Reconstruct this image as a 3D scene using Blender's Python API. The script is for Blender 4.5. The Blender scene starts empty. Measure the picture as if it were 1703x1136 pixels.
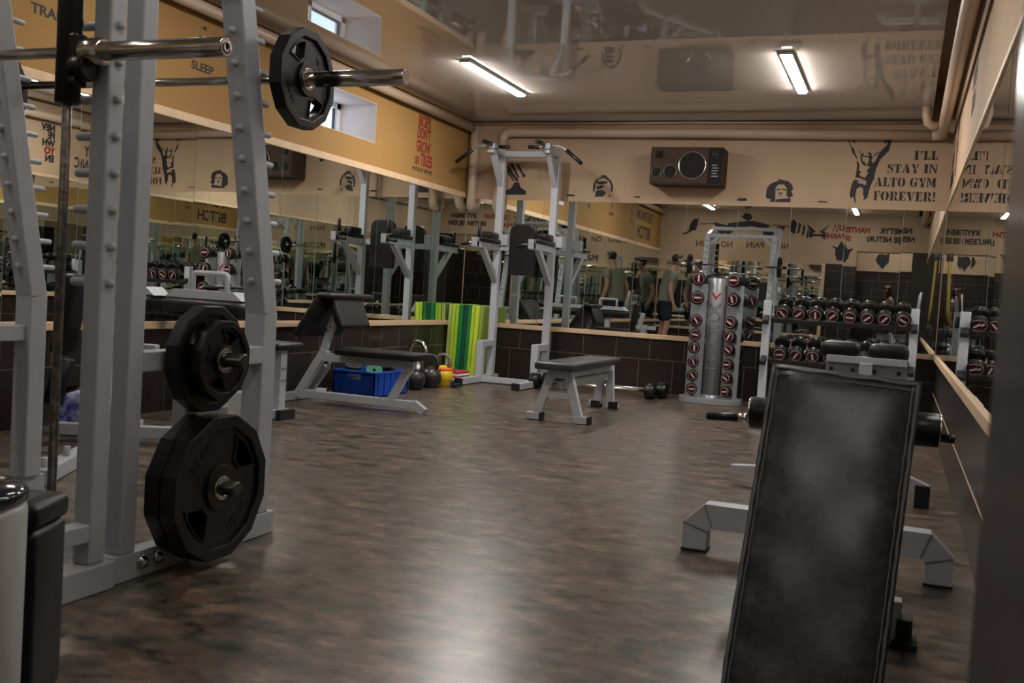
import bpy, bmesh, math, random
from mathutils import Vector, Matrix
random.seed(7)
SC = bpy.context.scene
COL = SC.collection
PI = math.pi

# ------------------------------------------------------------------ camera, world, exposure
cam_d = bpy.data.cameras.new('camera'); cam = bpy.data.objects.new('camera', cam_d); COL.objects.link(cam)
yaw, pit, roll = 0.3679, 0.0473, -0.0619
fw = Vector((-math.sin(yaw)*math.cos(pit), math.cos(yaw)*math.cos(pit), -math.sin(pit)))
r0 = Vector((math.cos(yaw), math.sin(yaw), 0)); d0 = fw.cross(r0)
rr = r0*math.cos(roll) + d0*math.sin(roll); dd = -r0*math.sin(roll) + d0*math.cos(roll)
cm = Matrix((rr, -dd, -fw)).transposed().to_4x4(); cm.translation = (4.384, -9.809, 0.9)
cam.matrix_world = cm
cam_d.sensor_width = 36; cam_d.lens = 1675.96/1703*36; cam_d.clip_start = 0.02; cam_d.clip_end = 100
cam_d.dof.use_dof = True; cam_d.dof.focus_distance = 6.0; cam_d.dof.aperture_fstop = 8.0
SC.camera = cam
wd = bpy.data.worlds.new('world'); SC.world = wd; wd.use_nodes = True
wd.node_tree.nodes['Background'].inputs[0].default_value = (0.62, 0.76, 1.0, 1)
wd.node_tree.nodes['Background'].inputs[1].default_value = 5.0
vs = SC.view_settings
vs.view_transform = 'Standard'; vs.look = 'None'; vs.gamma = 1; vs.use_curve_mapping = False
vs.exposure = 0.0
LAMP = 175.0            # radiance of the ceiling tubes
SC.cycles.max_bounces = 14; SC.cycles.glossy_bounces = 10; SC.cycles.diffuse_bounces = 4

# ------------------------------------------------------------------ materials
def mat(name, color, rough=0.5, metal=0.0, ior=1.45, coat=0.0, var=0.0, vscale=20.0, bump=0.0, bscale=150.0, col2=None):
    m = bpy.data.materials.new(name); m.use_nodes = True
    nt = m.node_tree; b = nt.nodes['Principled BSDF']
    b.inputs['Base Color'].default_value = (*color, 1); b.inputs['Roughness'].default_value = rough
    b.inputs['Metallic'].default_value = metal; b.inputs['IOR'].default_value = ior
    b.inputs['Coat Weight'].default_value = coat; b.inputs['Coat Roughness'].default_value = 0.15
    if var or bump or col2:
        tc = nt.nodes.new('ShaderNodeTexCoord')
    if var or col2:
        n = nt.nodes.new('ShaderNodeTexNoise'); n.inputs['Scale'].default_value = vscale; n.inputs['Detail'].default_value = 5
        nt.links.new(tc.outputs['Object'], n.inputs['Vector'])
        r = nt.nodes.new('ShaderNodeValToRGB')
        c2 = col2 or tuple(c*(1-var) for c in color); c1 = tuple(min(1, c*(1+var)) for c in color) if not col2 else color
        r.color_ramp.elements[0].color = (*c2, 1); r.color_ramp.elements[0].position = 0.36
        r.color_ramp.elements[1].color = (*c1, 1); r.color_ramp.elements[1].position = 0.64
        nt.links.new(n.outputs['Fac'], r.inputs['Fac']); nt.links.new(r.outputs['Color'], b.inputs['Base Color'])
    if bump:
        n2 = nt.nodes.new('ShaderNodeTexNoise'); n2.inputs['Scale'].default_value = bscale; n2.inputs['Detail'].default_value = 3
        nt.links.new(tc.outputs['Object'], n2.inputs['Vector'])
        bp = nt.nodes.new('ShaderNodeBump'); bp.inputs['Strength'].default_value = bump; bp.inputs['Distance'].default_value = 0.004
        nt.links.new(n2.outputs['Fac'], bp.inputs['Height']); nt.links.new(bp.outputs['Normal'], b.inputs['Normal'])
    return m
def emit(name, color, s):
    m = bpy.data.materials.new(name); m.use_nodes = True; nt = m.node_tree; nt.nodes.clear()
    e = nt.nodes.new('ShaderNodeEmission'); e.inputs[0].default_value = (*color, 1); e.inputs[1].default_value = s
    o = nt.nodes.new('ShaderNodeOutputMaterial'); nt.links.new(e.outputs[0], o.inputs[0]); return m
M = {}
M['steel'] = mat('grey_painted_steel', (.41,.425,.45), .42, 0, 1.5, var=.03, vscale=40)
M['steel_d'] = mat('dark_grey_painted_steel', (.17,.18,.19), .4)
M['silver'] = mat('silver_painted_steel', (.30,.31,.32), .35, .3)
M['chrome'] = mat('chrome', (.62,.6,.57), .18, 1)
M['worn'] = mat('worn_chrome', (.30,.28,.25), .35, 1, var=.35, vscale=60)
M['pin'] = mat('dark_worn_pin', (.13,.12,.105), .3, 1)
M['blacksteel'] = mat('black_steel', (.018,.018,.02), .42)
M['rubber'] = mat('black_rubber', (.0065,.006,.006), .34, 0, 1.42, bump=.06, bscale=300)
M['plastic'] = mat('black_plastic', (.007,.006,.006), .4, 0, 1.4)
M['cap'] = mat('black_end_cap', (.01,.01,.01), .5)
M['leather'] = mat('black_leather', (.020,.020,.021), .36, 0, 1.55, bump=.035, bscale=160, col2=(.042,.042,.044), vscale=55)
M['leather2'] = mat('black_vinyl', (.006,.006,.006), .42, 0, 1.42, bump=.06, bscale=120)
M['seam'] = mat('seam_piping', (.13,.13,.13), .35)
M['beige'] = mat('beige_wall_paint', (.43,.300,.193), .75, var=.04, vscale=3, bump=.08, bscale=60)
M['mustard'] = mat('mustard_cork_wall', (.30,.165,.047), .8, var=.07, vscale=60, bump=.15, bscale=120)
M['white'] = mat('white_plaster', (.62,.55,.50), .7)
M['pvc'] = mat('white_window_frame', (.75,.75,.78), .35)
M['pipe'] = mat('painted_pipe', (.50,.37,.27), .4)
M['slab'] = mat('bare_slab', (.36,.27,.19), .85, var=.1, vscale=6)
M['wood'] = mat('pale_wood_trim', (.58,.41,.255), .5, var=.07, vscale=12)
M['ink'] = mat('black_wall_paint', (.016,.014,.016), .65)
M['red_ink'] = mat('red_wall_paint', (.22,.014,.016), .65)
M['mirror'] = mat('mirror_glass', (.82,.86,.83), .008, 1)
M['mirror_edge'] = mat('mirror_edge', (.25,.3,.26), .25)
M['dkbrown'] = mat('dark_jamb', (.030,.022,.020), .25)
M['blue'] = mat('blue_plastic', (.004,.055,.36), .4)
M['green'] = mat('green_plastic', (.01,.17,.09), .4)
M['iron'] = mat('cast_iron', (.022,.022,.022), .33, bump=.2, bscale=80)
M['yellow'] = mat('yellow_paint', (.72,.47,.015), .35)
M['orange'] = mat('orange_paint', (.75,.13,.02), .4)
M['whitepl'] = mat('white_plastic', (.52,.51,.50), .35)
M['glassblk'] = mat('black_glass', (.012,.014,.018), .08, coat=.5)
M['ring'] = mat('disc_ring', (.36,.28,.28), .3)
M['bar_label'] = mat('name_bar', (.45,.42,.42), .35)
M['red'] = mat('red_disc', (.045,.004,.007), .2)
M['label'] = mat('white_label', (.75,.75,.74), .4)
M['spk'] = mat('speaker_wood', (.050,.031,.020), .7, 0, 1.3, var=.15, vscale=30)
M['spkblk'] = mat('speaker_black', (.010,.009,.009), .7, 0, 1.3)
M['skin'] = mat('skin', (.45,.24,.16), .5)
M['shirt'] = mat('olive_shirt', (.20,.19,.15), .85)
M['navy'] = mat('navy_cloth', (.012,.014,.03), .85)
M['hair'] = mat('dark_hair', (.02,.014,.01), .55)
M['whiteshoe'] = mat('shoe_white', (.6,.6,.6), .5)
for n, c in dict(mat_pale=(.40,.50,.14), mat_lime=(.42,.62,.03), mat_green=(.01,.20,.045), mat_dark=(.004,.075,.035), mat_shade=(.26,.34,.055), mat_bright=(.55,.70,.05)).items():
    M[n] = mat('foam_'+n, c, .6)
M['towel_r'] = mat('red_cloth', (.40,.03,.03), .85); M['towel_w'] = mat('white_cloth', (.7,.68,.66), .85); M['towel_b'] = mat('blue_cloth', (.02,.04,.2), .85)
M['bluewhite'] = mat('blue_white_bag', (.5,.55,.75), .3, col2=(.03,.05,.4), vscale=25)

def tiles(name, axis):
    """dark brown wall tiles, 345 x 330 mm, running bond, thin pale joints"""
    m = mat(name, (.024,.017,.015), .24, 0, 1.4); nt = m.node_tree; b = nt.nodes['Principled BSDF']
    g = nt.nodes.new('ShaderNodeNewGeometry'); s = nt.nodes.new('ShaderNodeSeparateXYZ'); c = nt.nodes.new('ShaderNodeCombineXYZ')
    nt.links.new(g.outputs['Position'], s.inputs[0]); nt.links.new(s.outputs[axis], c.inputs[0])
    ad = nt.nodes.new('ShaderNodeMath'); ad.operation = 'ADD'; ad.inputs[1].default_value = -0.005
    nt.links.new(s.outputs[2], ad.inputs[0]); nt.links.new(ad.outputs[0], c.inputs[1])
    br = nt.nodes.new('ShaderNodeTexBrick'); br.offset = .3; br.inputs['Scale'].default_value = 1
    br.inputs['Brick Width'].default_value = .345; br.inputs['Row Height'].default_value = .33
    br.inputs['Mortar Size'].default_value = .0022; br.inputs['Mortar Smooth'].default_value = .1
    br.inputs['Color1'].default_value = (.024,.017,.015,1); br.inputs['Color2'].default_value = (.020,.0145,.013,1)
    br.inputs['Mortar'].default_value = (.20,.14,.11,1)
    nt.links.new(c.outputs[0], br.inputs['Vector']); nt.links.new(br.outputs['Color'], b.inputs['Base Color'])
    return m
M['tile_x'] = tiles('dark_tiles_x', 0); M['tile_y'] = tiles('dark_tiles_y', 1)

def floor_mat():
    m = mat('mottled_linoleum', (.06,.045,.035), .3, 0, 1.55); nt = m.node_tree; b = nt.nodes['Principled BSDF']
    tc = nt.nodes.new('ShaderNodeTexCoord')
    def noise(scale, sx, detail=6, rough=.65, dist=.6):
        mp = nt.nodes.new('ShaderNodeMapping'); mp.inputs['Scale'].default_value = sx
        nt.links.new(tc.outputs['Object'], mp.inputs['Vector'])
        n = nt.nodes.new('ShaderNodeTexNoise'); n.inputs['Scale'].default_value = scale; n.inputs['Detail'].default_value = detail
        n.inputs['Roughness'].default_value = rough; n.inputs['Distortion'].default_value = dist
        nt.links.new(mp.outputs['Vector'], n.inputs['Vector']); return n
    n1 = noise(8, (1.0, 1.4, 1), 5, .62, .2); r1 = nt.nodes.new('ShaderNodeValToRGB'); e = r1.color_ramp.elements
    e[0].position = .37; e[0].color = (.016,.014,.012,1); e[1].position = .66; e[1].color = (.235,.165,.108,1)
    a = r1.color_ramp.elements.new(.46); a.color = (.070,.054,.042,1); a2 = r1.color_ramp.elements.new(.56); a2.color = (.122,.092,.067,1)
    nt.links.new(n1.outputs['Fac'], r1.inputs['Fac'])
    n2 = noise(3.6, (1,1.3,1), 4, .6, .2); r2 = nt.nodes.new('ShaderNodeValToRGB'); e = r2.color_ramp.elements
    e[0].position = .50; e[0].color = (0,0,0,1); e[1].position = .68; e[1].color = (.6,.6,.6,1); nt.links.new(n2.outputs['Fac'], r2.inputs['Fac'])
    mx = nt.nodes.new('ShaderNodeMixRGB'); mx.inputs[2].default_value = (.038,.048,.043,1)
    nt.links.new(r2.outputs['Color'], mx.inputs[0]); nt.links.new(r1.outputs['Color'], mx.inputs[1])
    n3 = noise(7.5, (1.1,1.5,1), 5, .62, .2); r3 = nt.nodes.new('ShaderNodeValToRGB'); e = r3.color_ramp.elements
    e[0].position = .55; e[0].color = (0,0,0,1); e[1].position = .70; e[1].color = (.6,.6,.6,1); nt.links.new(n3.outputs['Fac'], r3.inputs['Fac'])
    mx2 = nt.nodes.new('ShaderNodeMixRGB'); mx2.inputs[2].default_value = (.215,.095,.038,1)
    nt.links.new(r3.outputs['Color'], mx2.inputs[0]); nt.links.new(mx.outputs[0], mx2.inputs[1])
    nt.links.new(mx2.outputs[0], b.inputs['Base Color'])
    n4 = noise(9, (1,2,1), 2); mr = nt.nodes.new('ShaderNodeMapRange'); mr.inputs['To Min'].default_value = .27; mr.inputs['To Max'].default_value = .33
    nt.links.new(n4.outputs['Fac'], mr.inputs['Value']); nt.links.new(mr.outputs[0], b.inputs['Roughness'])
    bp = nt.nodes.new('ShaderNodeBump'); bp.inputs['Strength'].default_value = .02; bp.inputs['Distance'].default_value = .002
    return m
M['floor'] = floor_mat()
M['ceiling'] = mat('glossy_stretch_ceiling', (.50,.45,.40), .008, 0, 1.6)
M['lamp'] = emit('lamp_tube', (1.0,.95,.91), LAMP)
M['lamp_far'] = emit('corridor_lamp_tube', (1.0,.95,.91), 110)
M['lamp_dim'] = emit('dim_lamp_tube', (1.0,.95,.91), 38); M['lamp_mid'] = emit('middle_lamp_tube', (1.0,.95,.91), 85)
g = bpy.data.materials.new('window_glass'); g.use_nodes = True; gn = g.node_tree; gn.nodes.clear()
gt = gn.nodes.new('ShaderNodeBsdfTransparent'); gt.inputs[0].default_value = (.93,.96,.97,1); gg = gn.nodes.new('ShaderNodeBsdfGlossy'); gg.inputs['Roughness'].default_value = .02
gx = gn.nodes.new('ShaderNodeMixShader'); gx.inputs[0].default_value = .07; go = gn.nodes.new('ShaderNodeOutputMaterial')
gn.links.new(gt.outputs[0], gx.inputs[1]); gn.links.new(gg.outputs[0], gx.inputs[2]); gn.links.new(gx.outputs[0], go.inputs[0])
M['glass'] = g

# ------------------------------------------------------------------ mesh builder
class MB:
    def __init__(s): s.bm = bmesh.new()
    def _add(s, verts, faces, smooth=False):
        vv = [s.bm.verts.new(v) for v in verts]
        for f in faces:
            try: s.bm.faces.new([vv[i] for i in f]).smooth = smooth
            except ValueError: pass
        return vv
    def merge(s, b2, mtx=None, smooth=None):
        if mtx is not None: b2.transform(mtx)
        me = bpy.data.meshes.new('t'); b2.to_mesh(me); b2.free(); n = len(s.bm.faces)
        s.bm.from_mesh(me); bpy.data.meshes.remove(me)
        if smooth is not None:
            s.bm.faces.ensure_lookup_table()
            for f in s.bm.faces[n:]: f.smooth = smooth
        return s
    def obox(s, c, size, mtx=None, bev=0.0, seg=2):
        b = bmesh.new(); bmesh.ops.create_cube(b, size=1); bmesh.ops.scale(b, vec=size, verts=b.verts)
        if bev > 0: bmesh.ops.bevel(b, geom=b.edges[:], offset=min(bev, min(size)*.49), segments=seg, profile=.5, affect='EDGES')
        m = Matrix.Translation(c)
        if mtx is not None: m = m @ mtx.to_4x4()
        return s.merge(b, m, smooth=bev > .009)
    def box(s, lo, hi, bev=0.0, seg=2):
        c = [(a+b)/2 for a, b in zip(lo, hi)]; z = [abs(b-a) for a, b in zip(lo, hi)]
        return s.obox(c, z, None, bev, seg)
    def beam(s, p, q, w, h, up=(0,0,1), bev=.004):
        p, q = Vector(p), Vector(q); d = q-p; L = d.length; d.normalize()
        x = d.cross(Vector(up))
        if x.length < 1e-4: x = d.cross(Vector((0,1,0)))
        x.normalize(); z = x.cross(d)
        return s.obox((p+q)/2, (w, L, h), Matrix((x, d, z)).transposed(), bev)
    def cyl(s, p, q, r, r2=None, seg=20, bev=0.0):
        p, q = Vector(p), Vector(q); r2 = r if r2 is None else r2; L = (q-p).length
        prof = [(0,0),(bev and 0, max(r-bev,1e-4)),(bev, r),(L-bev, r2),(L, max(r2-bev,1e-4)),(L,0)] if bev else [(0,0),(0,r),(L,r2),(L,0)]
        return s.lathe(p, q-p, prof, seg)
    def lathe(s, o, d, prof, seg=24, sharp=True):
        o = Vector(o); d = Vector(d).normalized()
        a = d.cross(Vector((0,0,1)))
        if a.length < 1e-3: a = d.cross(Vector((1,0,0)))
        a.normalize(); b = d.cross(a)
        rings = []
        for t, r in prof:
            if r < 1e-6: rings.append([s.bm.verts.new(o+d*t)])
            else: rings.append([s.bm.verts.new(o+d*t+a*(r*math.cos(2*PI*i/seg))+b*(r*math.sin(2*PI*i/seg))) for i in range(seg)])
        for k, (A, B) in enumerate(zip(rings, rings[1:])):
            flat = abs(prof[k][0]-prof[k+1][0]) < 1e-5
            for i in range(seg):
                j = (i+1) % seg
                vs_ = [A[i] if len(A) > 1 else A[0], A[j] if len(A) > 1 else None, B[j] if len(B) > 1 else B[0], B[i] if len(B) > 1 else None]
                vs_ = [v for v in vs_ if v is not None]
                if len(vs_) >= 3:
                    try: s.bm.faces.new(vs_).smooth = not flat
                    except ValueError: pass
        return s
    def tube(s, pts, r, seg=12, closed=False):
        P = [Vector(p) for p in pts]; n = len(P); rings = []; prev = None
        for i, p in enumerate(P):
            if closed: t = P[(i+1) % n]-P[i-1]
            else: t = P[min(i+1,n-1)]-P[max(i-1,0)]
            t.normalize()
            if prev is None:
                a = t.cross(Vector((0,0,1)))
                if a.length < 1e-3: a = t.cross(Vector((1,0,0)))
            else: a = prev - t*prev.dot(t)
            a.normalize(); prev = a; b = t.cross(a)
            rr_ = r[i] if isinstance(r, (list, tuple)) else r
            rings.append([s.bm.verts.new(p+a*(rr_*math.cos(2*PI*k/seg))+b*(rr_*math.sin(2*PI*k/seg))) for k in range(seg)])
        for i in range(n if closed else n-1):
            A, B = rings[i], rings[(i+1) % n]
            for k in range(seg):
                s.bm.faces.new([A[k], A[(k+1)%seg], B[(k+1)%seg], B[k]]).smooth = True
        if not closed:
            s.bm.faces.new(rings[0]); s.bm.faces.new(list(reversed(rings[-1])))
        return s
    def prism(s, pts, o, ux, uy, th):
        """2D outline extruded by th along ux x uy"""
        o, ux, uy = Vector(o), Vector(ux).normalized(), Vector(uy).normalized(); n = ux.cross(uy)
        b = bmesh.new()
        va = [b.verts.new(o+ux*x+uy*y) for x, y in pts]
        try: f = b.faces.new(va)
        except ValueError: b.free(); return s
        f.normal_update()
        ex = bmesh.ops.extrude_face_region(b, geom=[f]); vv = [e for e in ex['geom'] if isinstance(e, bmesh.types.BMVert)]
        bmesh.ops.translate(b, verts=vv, vec=n*th); bmesh.ops.recalc_face_normals(b, faces=b.faces[:])
        bmesh.ops.triangulate(b, faces=[q for q in b.faces if len(q.verts) > 4])
        return s.merge(b)
    def mesh(s, m, mtx):
        b = bmesh.new(); b.from_mesh(m); return s.merge(b, mtx)
    def build(s, name, material, parent=None, recalc=True):
        if recalc: bmesh.ops.recalc_face_normals(s.bm, faces=s.bm.faces[:])
        if parent is not None and parent.get('_o') is not None: s.bm.transform(Matrix.Translation(-Vector(parent['_o'])))
        me = bpy.data.meshes.new(name); s.bm.to_mesh(me); s.bm.free()
        me.materials.append(M[material] if isinstance(material, str) else material)
        o = bpy.data.objects.new(name, me); COL.objects.link(o)
        if parent is not None:
            o.parent = parent
            if parent.get('_o') is not None: o['_o'] = parent['_o']
        return o

def tag(o, label, cat, group=None):
    o['label'] = label; o['category'] = cat
    if group: o['group'] = group
    return o
def thing(name, label, cat, loc=(0,0,0), group=None):
    o = bpy.data.objects.new(name, None); COL.objects.link(o); o.location = loc; o['_o'] = tuple(loc); o.empty_display_size = .1
    return tag(o, label, cat, group)
def struct(o): o['kind'] = 'structure'; return o
def dup(o, parent=None):
    c = o.copy(); COL.objects.link(c); c.parent = parent
    for ch in list(o.children): dup(ch, c)
    return c
def base_at(o, loc):
    """origin of a one-mesh thing moved to its own base"""
    o.data.transform(Matrix.Translation(-Vector(loc))); o.location = loc; return o
def curve_mesh(loops, depth, bevel=0.0):
    """filled 2D outline with holes, thickness 2*depth, centred on z=0"""
    cu = bpy.data.curves.new('c', 'CURVE'); cu.dimensions = '2D'; cu.fill_mode = 'BOTH'; cu.extrude = depth; cu.bevel_depth = bevel; cu.bevel_resolution = 1
    for l in loops:
        sp = cu.splines.new('POLY'); sp.points.add(len(l)-1); sp.use_cyclic_u = True
        for p, q in zip(sp.points, l): p.co = (q[0], q[1], 0, 1)
    o = bpy.data.objects.new('c', cu); COL.objects.link(o)
    me = bpy.data.meshes.new_from_object(o.evaluated_get(bpy.context.evaluated_depsgraph_get()))
    bpy.data.objects.remove(o); bpy.data.curves.remove(cu)
    for p in me.polygons: p.use_smooth = False
    return me
def text_mesh(txt, size, sx=1.0, bold=0.0, align='CENTER', th=.0008, shear=0.0):
    cu = bpy.data.curves.new('t', 'FONT'); cu.body = txt; cu.size = size; cu.align_x = align; cu.align_y = 'CENTER'
    cu.extrude = th; cu.offset = bold; cu.shear = shear; cu.resolution_u = 3
    o = bpy.data.objects.new('t', cu); COL.objects.link(o)
    me = bpy.data.meshes.new_from_object(o.evaluated_get(bpy.context.evaluated_depsgraph_get()))
    bpy.data.objects.remove(o); bpy.data.curves.remove(cu)
    me.transform(Matrix.Diagonal((sx, 1, 1, 1))); return me
def frame(o, ux, uy):
    ux, uy = Vector(ux).normalized(), Vector(uy).normalized(); m = Matrix((ux, uy, ux.cross(uy))).transposed().to_4x4(); m.translation = o; return m

# ------------------------------------------------------------------ room shell
W, L, H = 4.683, 9.1, 2.95
ZL, ZM, ZC = .588, 1.873, 2.674
OX = 3.50                     # left edge of the doorway in the front wall
YB = -12.3                    # end of the corridor behind it
b = MB(); b.box((-.6, YB-.1, -.1), (7.2, .2, 0)); fl = struct(b.build('floor', 'floor'))
b = MB(); b.box((.03, -L, ZC), (4.49, -.075, ZC+.03)); struct(b.build('ceiling', 'ceiling'))
b = MB(); b.box((-.6, YB-.1, H), (7.2, .2, H+.1)); struct(b.build('ceiling_slab', 'slab'))
def wall(name, parts):
    root = None
    for nm, bm_, m in parts:
        o = bm_.build(name if root is None else nm, m, root)
        if root is None: root = struct(o)
        else: o['kind'] = 'structure'
    return root
# back wall
p = MB().box((-.1, 0, ZL-.02), (W+.1, .15, H)); t = MB().box((-.1, -.001, 0), (W+.1, .15, ZL-.02))
wall('wall_back', [('paint', p, 'beige'), ('tiles', t, 'tile_x')])
# left wall with two window niches above the mirror
NZ0, NZ1 = 2.13, 2.47
niches = [(-3.175, -2.035)]
p = MB(); p.box((-.25, -L, ZL-.02), (0, 0, NZ0)).box((-.25, -L, NZ1), (0, 0, H))
ys = [0] + [v for n in niches for v in (n[1], n[0])] + [-L]
for a, c in zip(ys[::2], ys[1::2]): p.box((-.25, c, NZ0), (0, a, NZ1))
t = MB().box((-.25, -L, 0), (.001, 0, ZL-.02))
lw = wall('wall_left', [('paint', p, 'mustard'), ('tiles', t, 'tile_y')])
for i, (a, c) in enumerate(niches):
    n = MB(); D = -.43
    e = .004
    n.box((D-.02, a-.05, NZ0-.05), (-.001, c+.05, NZ0+e)).box((D-.02, a-.05, NZ1-e), (-.001, c+.05, NZ1+.05)).box((D-.02, a-.05, NZ0), (-.001, a+e, NZ1)).box((D-.02, c-e, NZ0), (-.001, c+.05, NZ1))
    o = n.build('niche_lining', 'white', lw); o['kind'] = 'structure'
    f = MB(); X0, X1 = D+.0, D+.07
    ya, yc = a+.0, c-.0
    f.box((X0, ya, NZ0), (X1, yc, NZ0+.05)).box((X0, ya, NZ1-.05), (X1, yc, NZ1)).box((X0, ya, NZ0), (X1, ya+.06, NZ1)).box((X0, yc-.06, NZ0), (X1, yc, NZ1)).box((X0, (ya+yc)/2-.03, NZ0), (X1, (ya+yc)/2+.03, NZ1))
    w = struct(f.build('window_%d' % (i+1), 'pvc'))
    gk = MB().box((X0+.02, ya+.05, NZ0+.04), (X0+.03, yc-.05, NZ1-.04)).build('pane', 'glass', w)
    sl = MB()
    for k in range(2): 
        y0 = ya+.055 + k*((yc-ya)/2-.03); sl.box((X0+.035, y0+.008, NZ0+.046), (X0+.055, y0+.022, NZ1-.046)); sl.box((X0+.035, y0+(yc-ya)/2-.11, NZ0+.046), (X0+.055, y0+(yc-ya)/2-.096, NZ1-.046)); sl.box((X0+.035, y0, NZ0+.05), (X0+.055, y0+(yc-ya)/2-.09, NZ0+.064))
    sl.build('gasket', 'cap', w)
# right wall
p = MB().box((W, -L-.3, ZL-.02), (W+.15, 0, H)); t = MB().box((W-.001, -L-.3, 0), (W+.15, 0, ZL-.02))
wall('wall_right', [('paint', p, 'beige'), ('tiles', t, 'tile_y')])
# front wall with the doorway the camera looks through
LZ = 2.05
p = MB(); p.box((-.25, -L-.3, ZL-.1), (OX, -L, H)).box((OX, -L-.3, LZ), (W, -L, H)).box((4.44, -L-.3, 1.9), (W, -L, LZ))
t = MB(); t.box((-.25, -L-.3, 0), (OX, -L+.001, ZL-.1)).box((3.02, -L-.31, ZL-.1), (OX+.002, -L+.002, 1.78))
j = MB().box((4.44, -L-.302, 0), (W, -L+.002, LZ-.001), .004)
wf = wall('wall_front', [('paint', p, 'beige'), ('tiles', t, 'tile_x')])
struct(j.build('trim_1', 'dkbrown'))
# corridor behind the doorway
p = MB(); p.box((1.5, YB-.15, 1.85), (7.2, YB, H)).box((6.9, YB, 1.0), (7.05, -L-.3, H)).box((1.35, YB, 0), (1.5, -L-.3, H)).box((W, -L-.3, 0), (7.05, -L-.2, H))
t = MB(); t.box((1.5, YB-.15, 0), (7.2, YB+.001, 1.85)).box((6.899, YB, 0), (7.05, -L-.3, 1.0))
wall('wall_corridor', [('paint', p, 'beige'), ('tiles', t, 'tile_x')])

# trims: ledge under the mirrors and strip above the left and right ones
def trim(n, lo, hi): struct(MB().box(lo, hi, .004).build('trim_%d' % n, 'wood'))
trim(2, (0, -L, ZL-.048), (.022, -.001, ZL)); trim(3, (.022, -.022, ZL-.048), (W-.022, -.0005, ZL)); trim(4, (W-.022, -L, ZL-.048), (W, -.001, ZL))
trim(5, (0, -L, ZM), (.02, -.10, ZM+.055)); trim(6, (W-.016, -L, ZM), (W, -.001, ZM+.03))
trim(7, (0, -L, ZL-.148), (3.02, -L+.02, ZL-.1)); trim(8, (2.97, -L, ZL-.1), (3.03, -L+.022, 1.78))
struct(MB().box((W-.004, -L, .243), (W, -.002, .2475)).build('trim_9', 'wood'))

# mirrors of tall panels
def mirror(name, label, o, ux, n, length, step, off, z0, z1, tilt):
    root = thing(name, label, 'mirror', o)
    ux = Vector(ux); n = Vector(n); s = 0.0; cuts = [0.0]
    v = off
    while v < length-.02: cuts.append(v); v += step
    cuts.append(length)
    for a, c in zip(cuts, cuts[1:]):
        bb = MB(); mid = Vector(o)+ux*((a+c)/2)+Vector((0,0,(z0+z1)/2-o[2]))+n*.004
        rot = Matrix.Rotation(random.gauss(0, tilt), 3, 'Z') @ Matrix.Rotation(random.gauss(0, tilt*.6), 3, ux)
        fr = Matrix((ux, n, Vector((0,0,1)))).transposed()
        bb.obox(mid, (c-a-.0045, .004, z1-z0), rot @ fr, 0)
        bb.build('mirror_panel', 'mirror', root)
    bk = MB(); q = Vector(o)+ux*length; lo = [min(a_, b_) for a_, b_ in zip(Vector(o)+n*.0005, q+n*.0012)]; hi = [max(a_, b_) for a_, b_ in zip(Vector(o)+n*.0005, q+n*.0012)]
    lo[2] = z0; hi[2] = z1; bk.box(lo, hi); bk.build('backing', 'mirror_edge', root)
    return root
mirror('wall_mirror', 'mirror of tall panels on the far wall, below the loudspeaker', (.01, 0, ZL), (1,0,0), (0,-1,0), W-.02, .494, .36, ZL, ZM, .0012)
mirror('wall_mirror', 'mirror of tall panels on the left wall under the mustard strip', (0, -.01, ZL), (0,-1,0), (1,0,0), L-.02, .493, .44, ZL, ZM, .0012)
mirror('wall_mirror', 'mirror of tall panels on the right wall beside the dumbbell rack', (W, -L+.01, ZL), (0,1,0), (-1,0,0), L-.02, .494, .3, ZL, ZM, .0012)
mirror('wall_mirror', 'mirror on the entrance wall seen only in the far mirror', (2.97, -L, ZL-.1), (-1,0,0), (0,1,0), 2.95, .494, .3, ZL-.1, 1.75, .0012)

# ------------------------------------------------------------------ pipes
def arc(c, a, b_, r, n=8): 
    c, a, b_ = Vector(c), Vector(a), Vector(b_)
    return [c + a*(r*math.cos(t*PI/2/n)) + b_*(r*math.sin(t*PI/2/n)) for t in range(n+1)]
p1 = [(4.585, -L+.05, 2.53), (4.585, -5, 2.53)] + arc((4.505, -.17, 2.53), (1,0,0), (0,1,0), .08)
tag(MB().tube(p1, .046, 16).build('heating_pipe', 'pipe'), 'cream painted heating pipe along the right wall, bending round the far right corner', 'pipe')
p2 = [(4.50, -.09, 2.53), (3, -.09, 2.545), (.56, -.09, 2.558)] + [Vector((.48,-.09,2.478)) + Vector((0,0,1))*(.08*math.cos(t*PI/16)) + Vector((-1,0,0))*(.08*math.sin(t*PI/16)) for t in range(0,9)]
tag(MB().tube(p2, .046, 16).build('heating_pipe', 'pipe'), 'cream painted heating pipe along the far wall under the ceiling', 'pipe')
p3 = [(.40,-.09,2.48),(.40,-.09,2.2),(.37,-.09,1.82),(.37,-.085,1.79),(.37,-.065,1.77),(.37,-.02,1.76)]
tag(MB().tube(p3, .046, 16).build('heating_pipe', 'pipe'), 'upright cream pipe on the far wall behind the left post of the pull-up tower', 'pipe')
b = MB().tube([(4.54,-.62,2.53),(4.49,-.64,2.52),(4.455,-.66,2.54),(4.44,-.67,2.60),(4.44,-.67,2.672)], .036, 14)
tag(b.build('pipe_elbow', 'pipe'), 'short cream pipe elbow rising into the ceiling above the far right corner', 'pipe')
pl_ = [(.085, -L+.05, 2.60), (.085, -5, 2.60), (.085, -.16, 2.585)]
tag(MB().tube(pl_, .04, 14).build('heating_pipe', 'pipe'), 'cream pipe running under the ceiling along the mustard wall', 'pipe')
b = MB().tube([(.075,-.075,2.62),(.075,-.075,1.84),(.07,-.055,1.80),(.06,-.03,1.785),(.05,-.005,1.78)], .048, 14)
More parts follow.
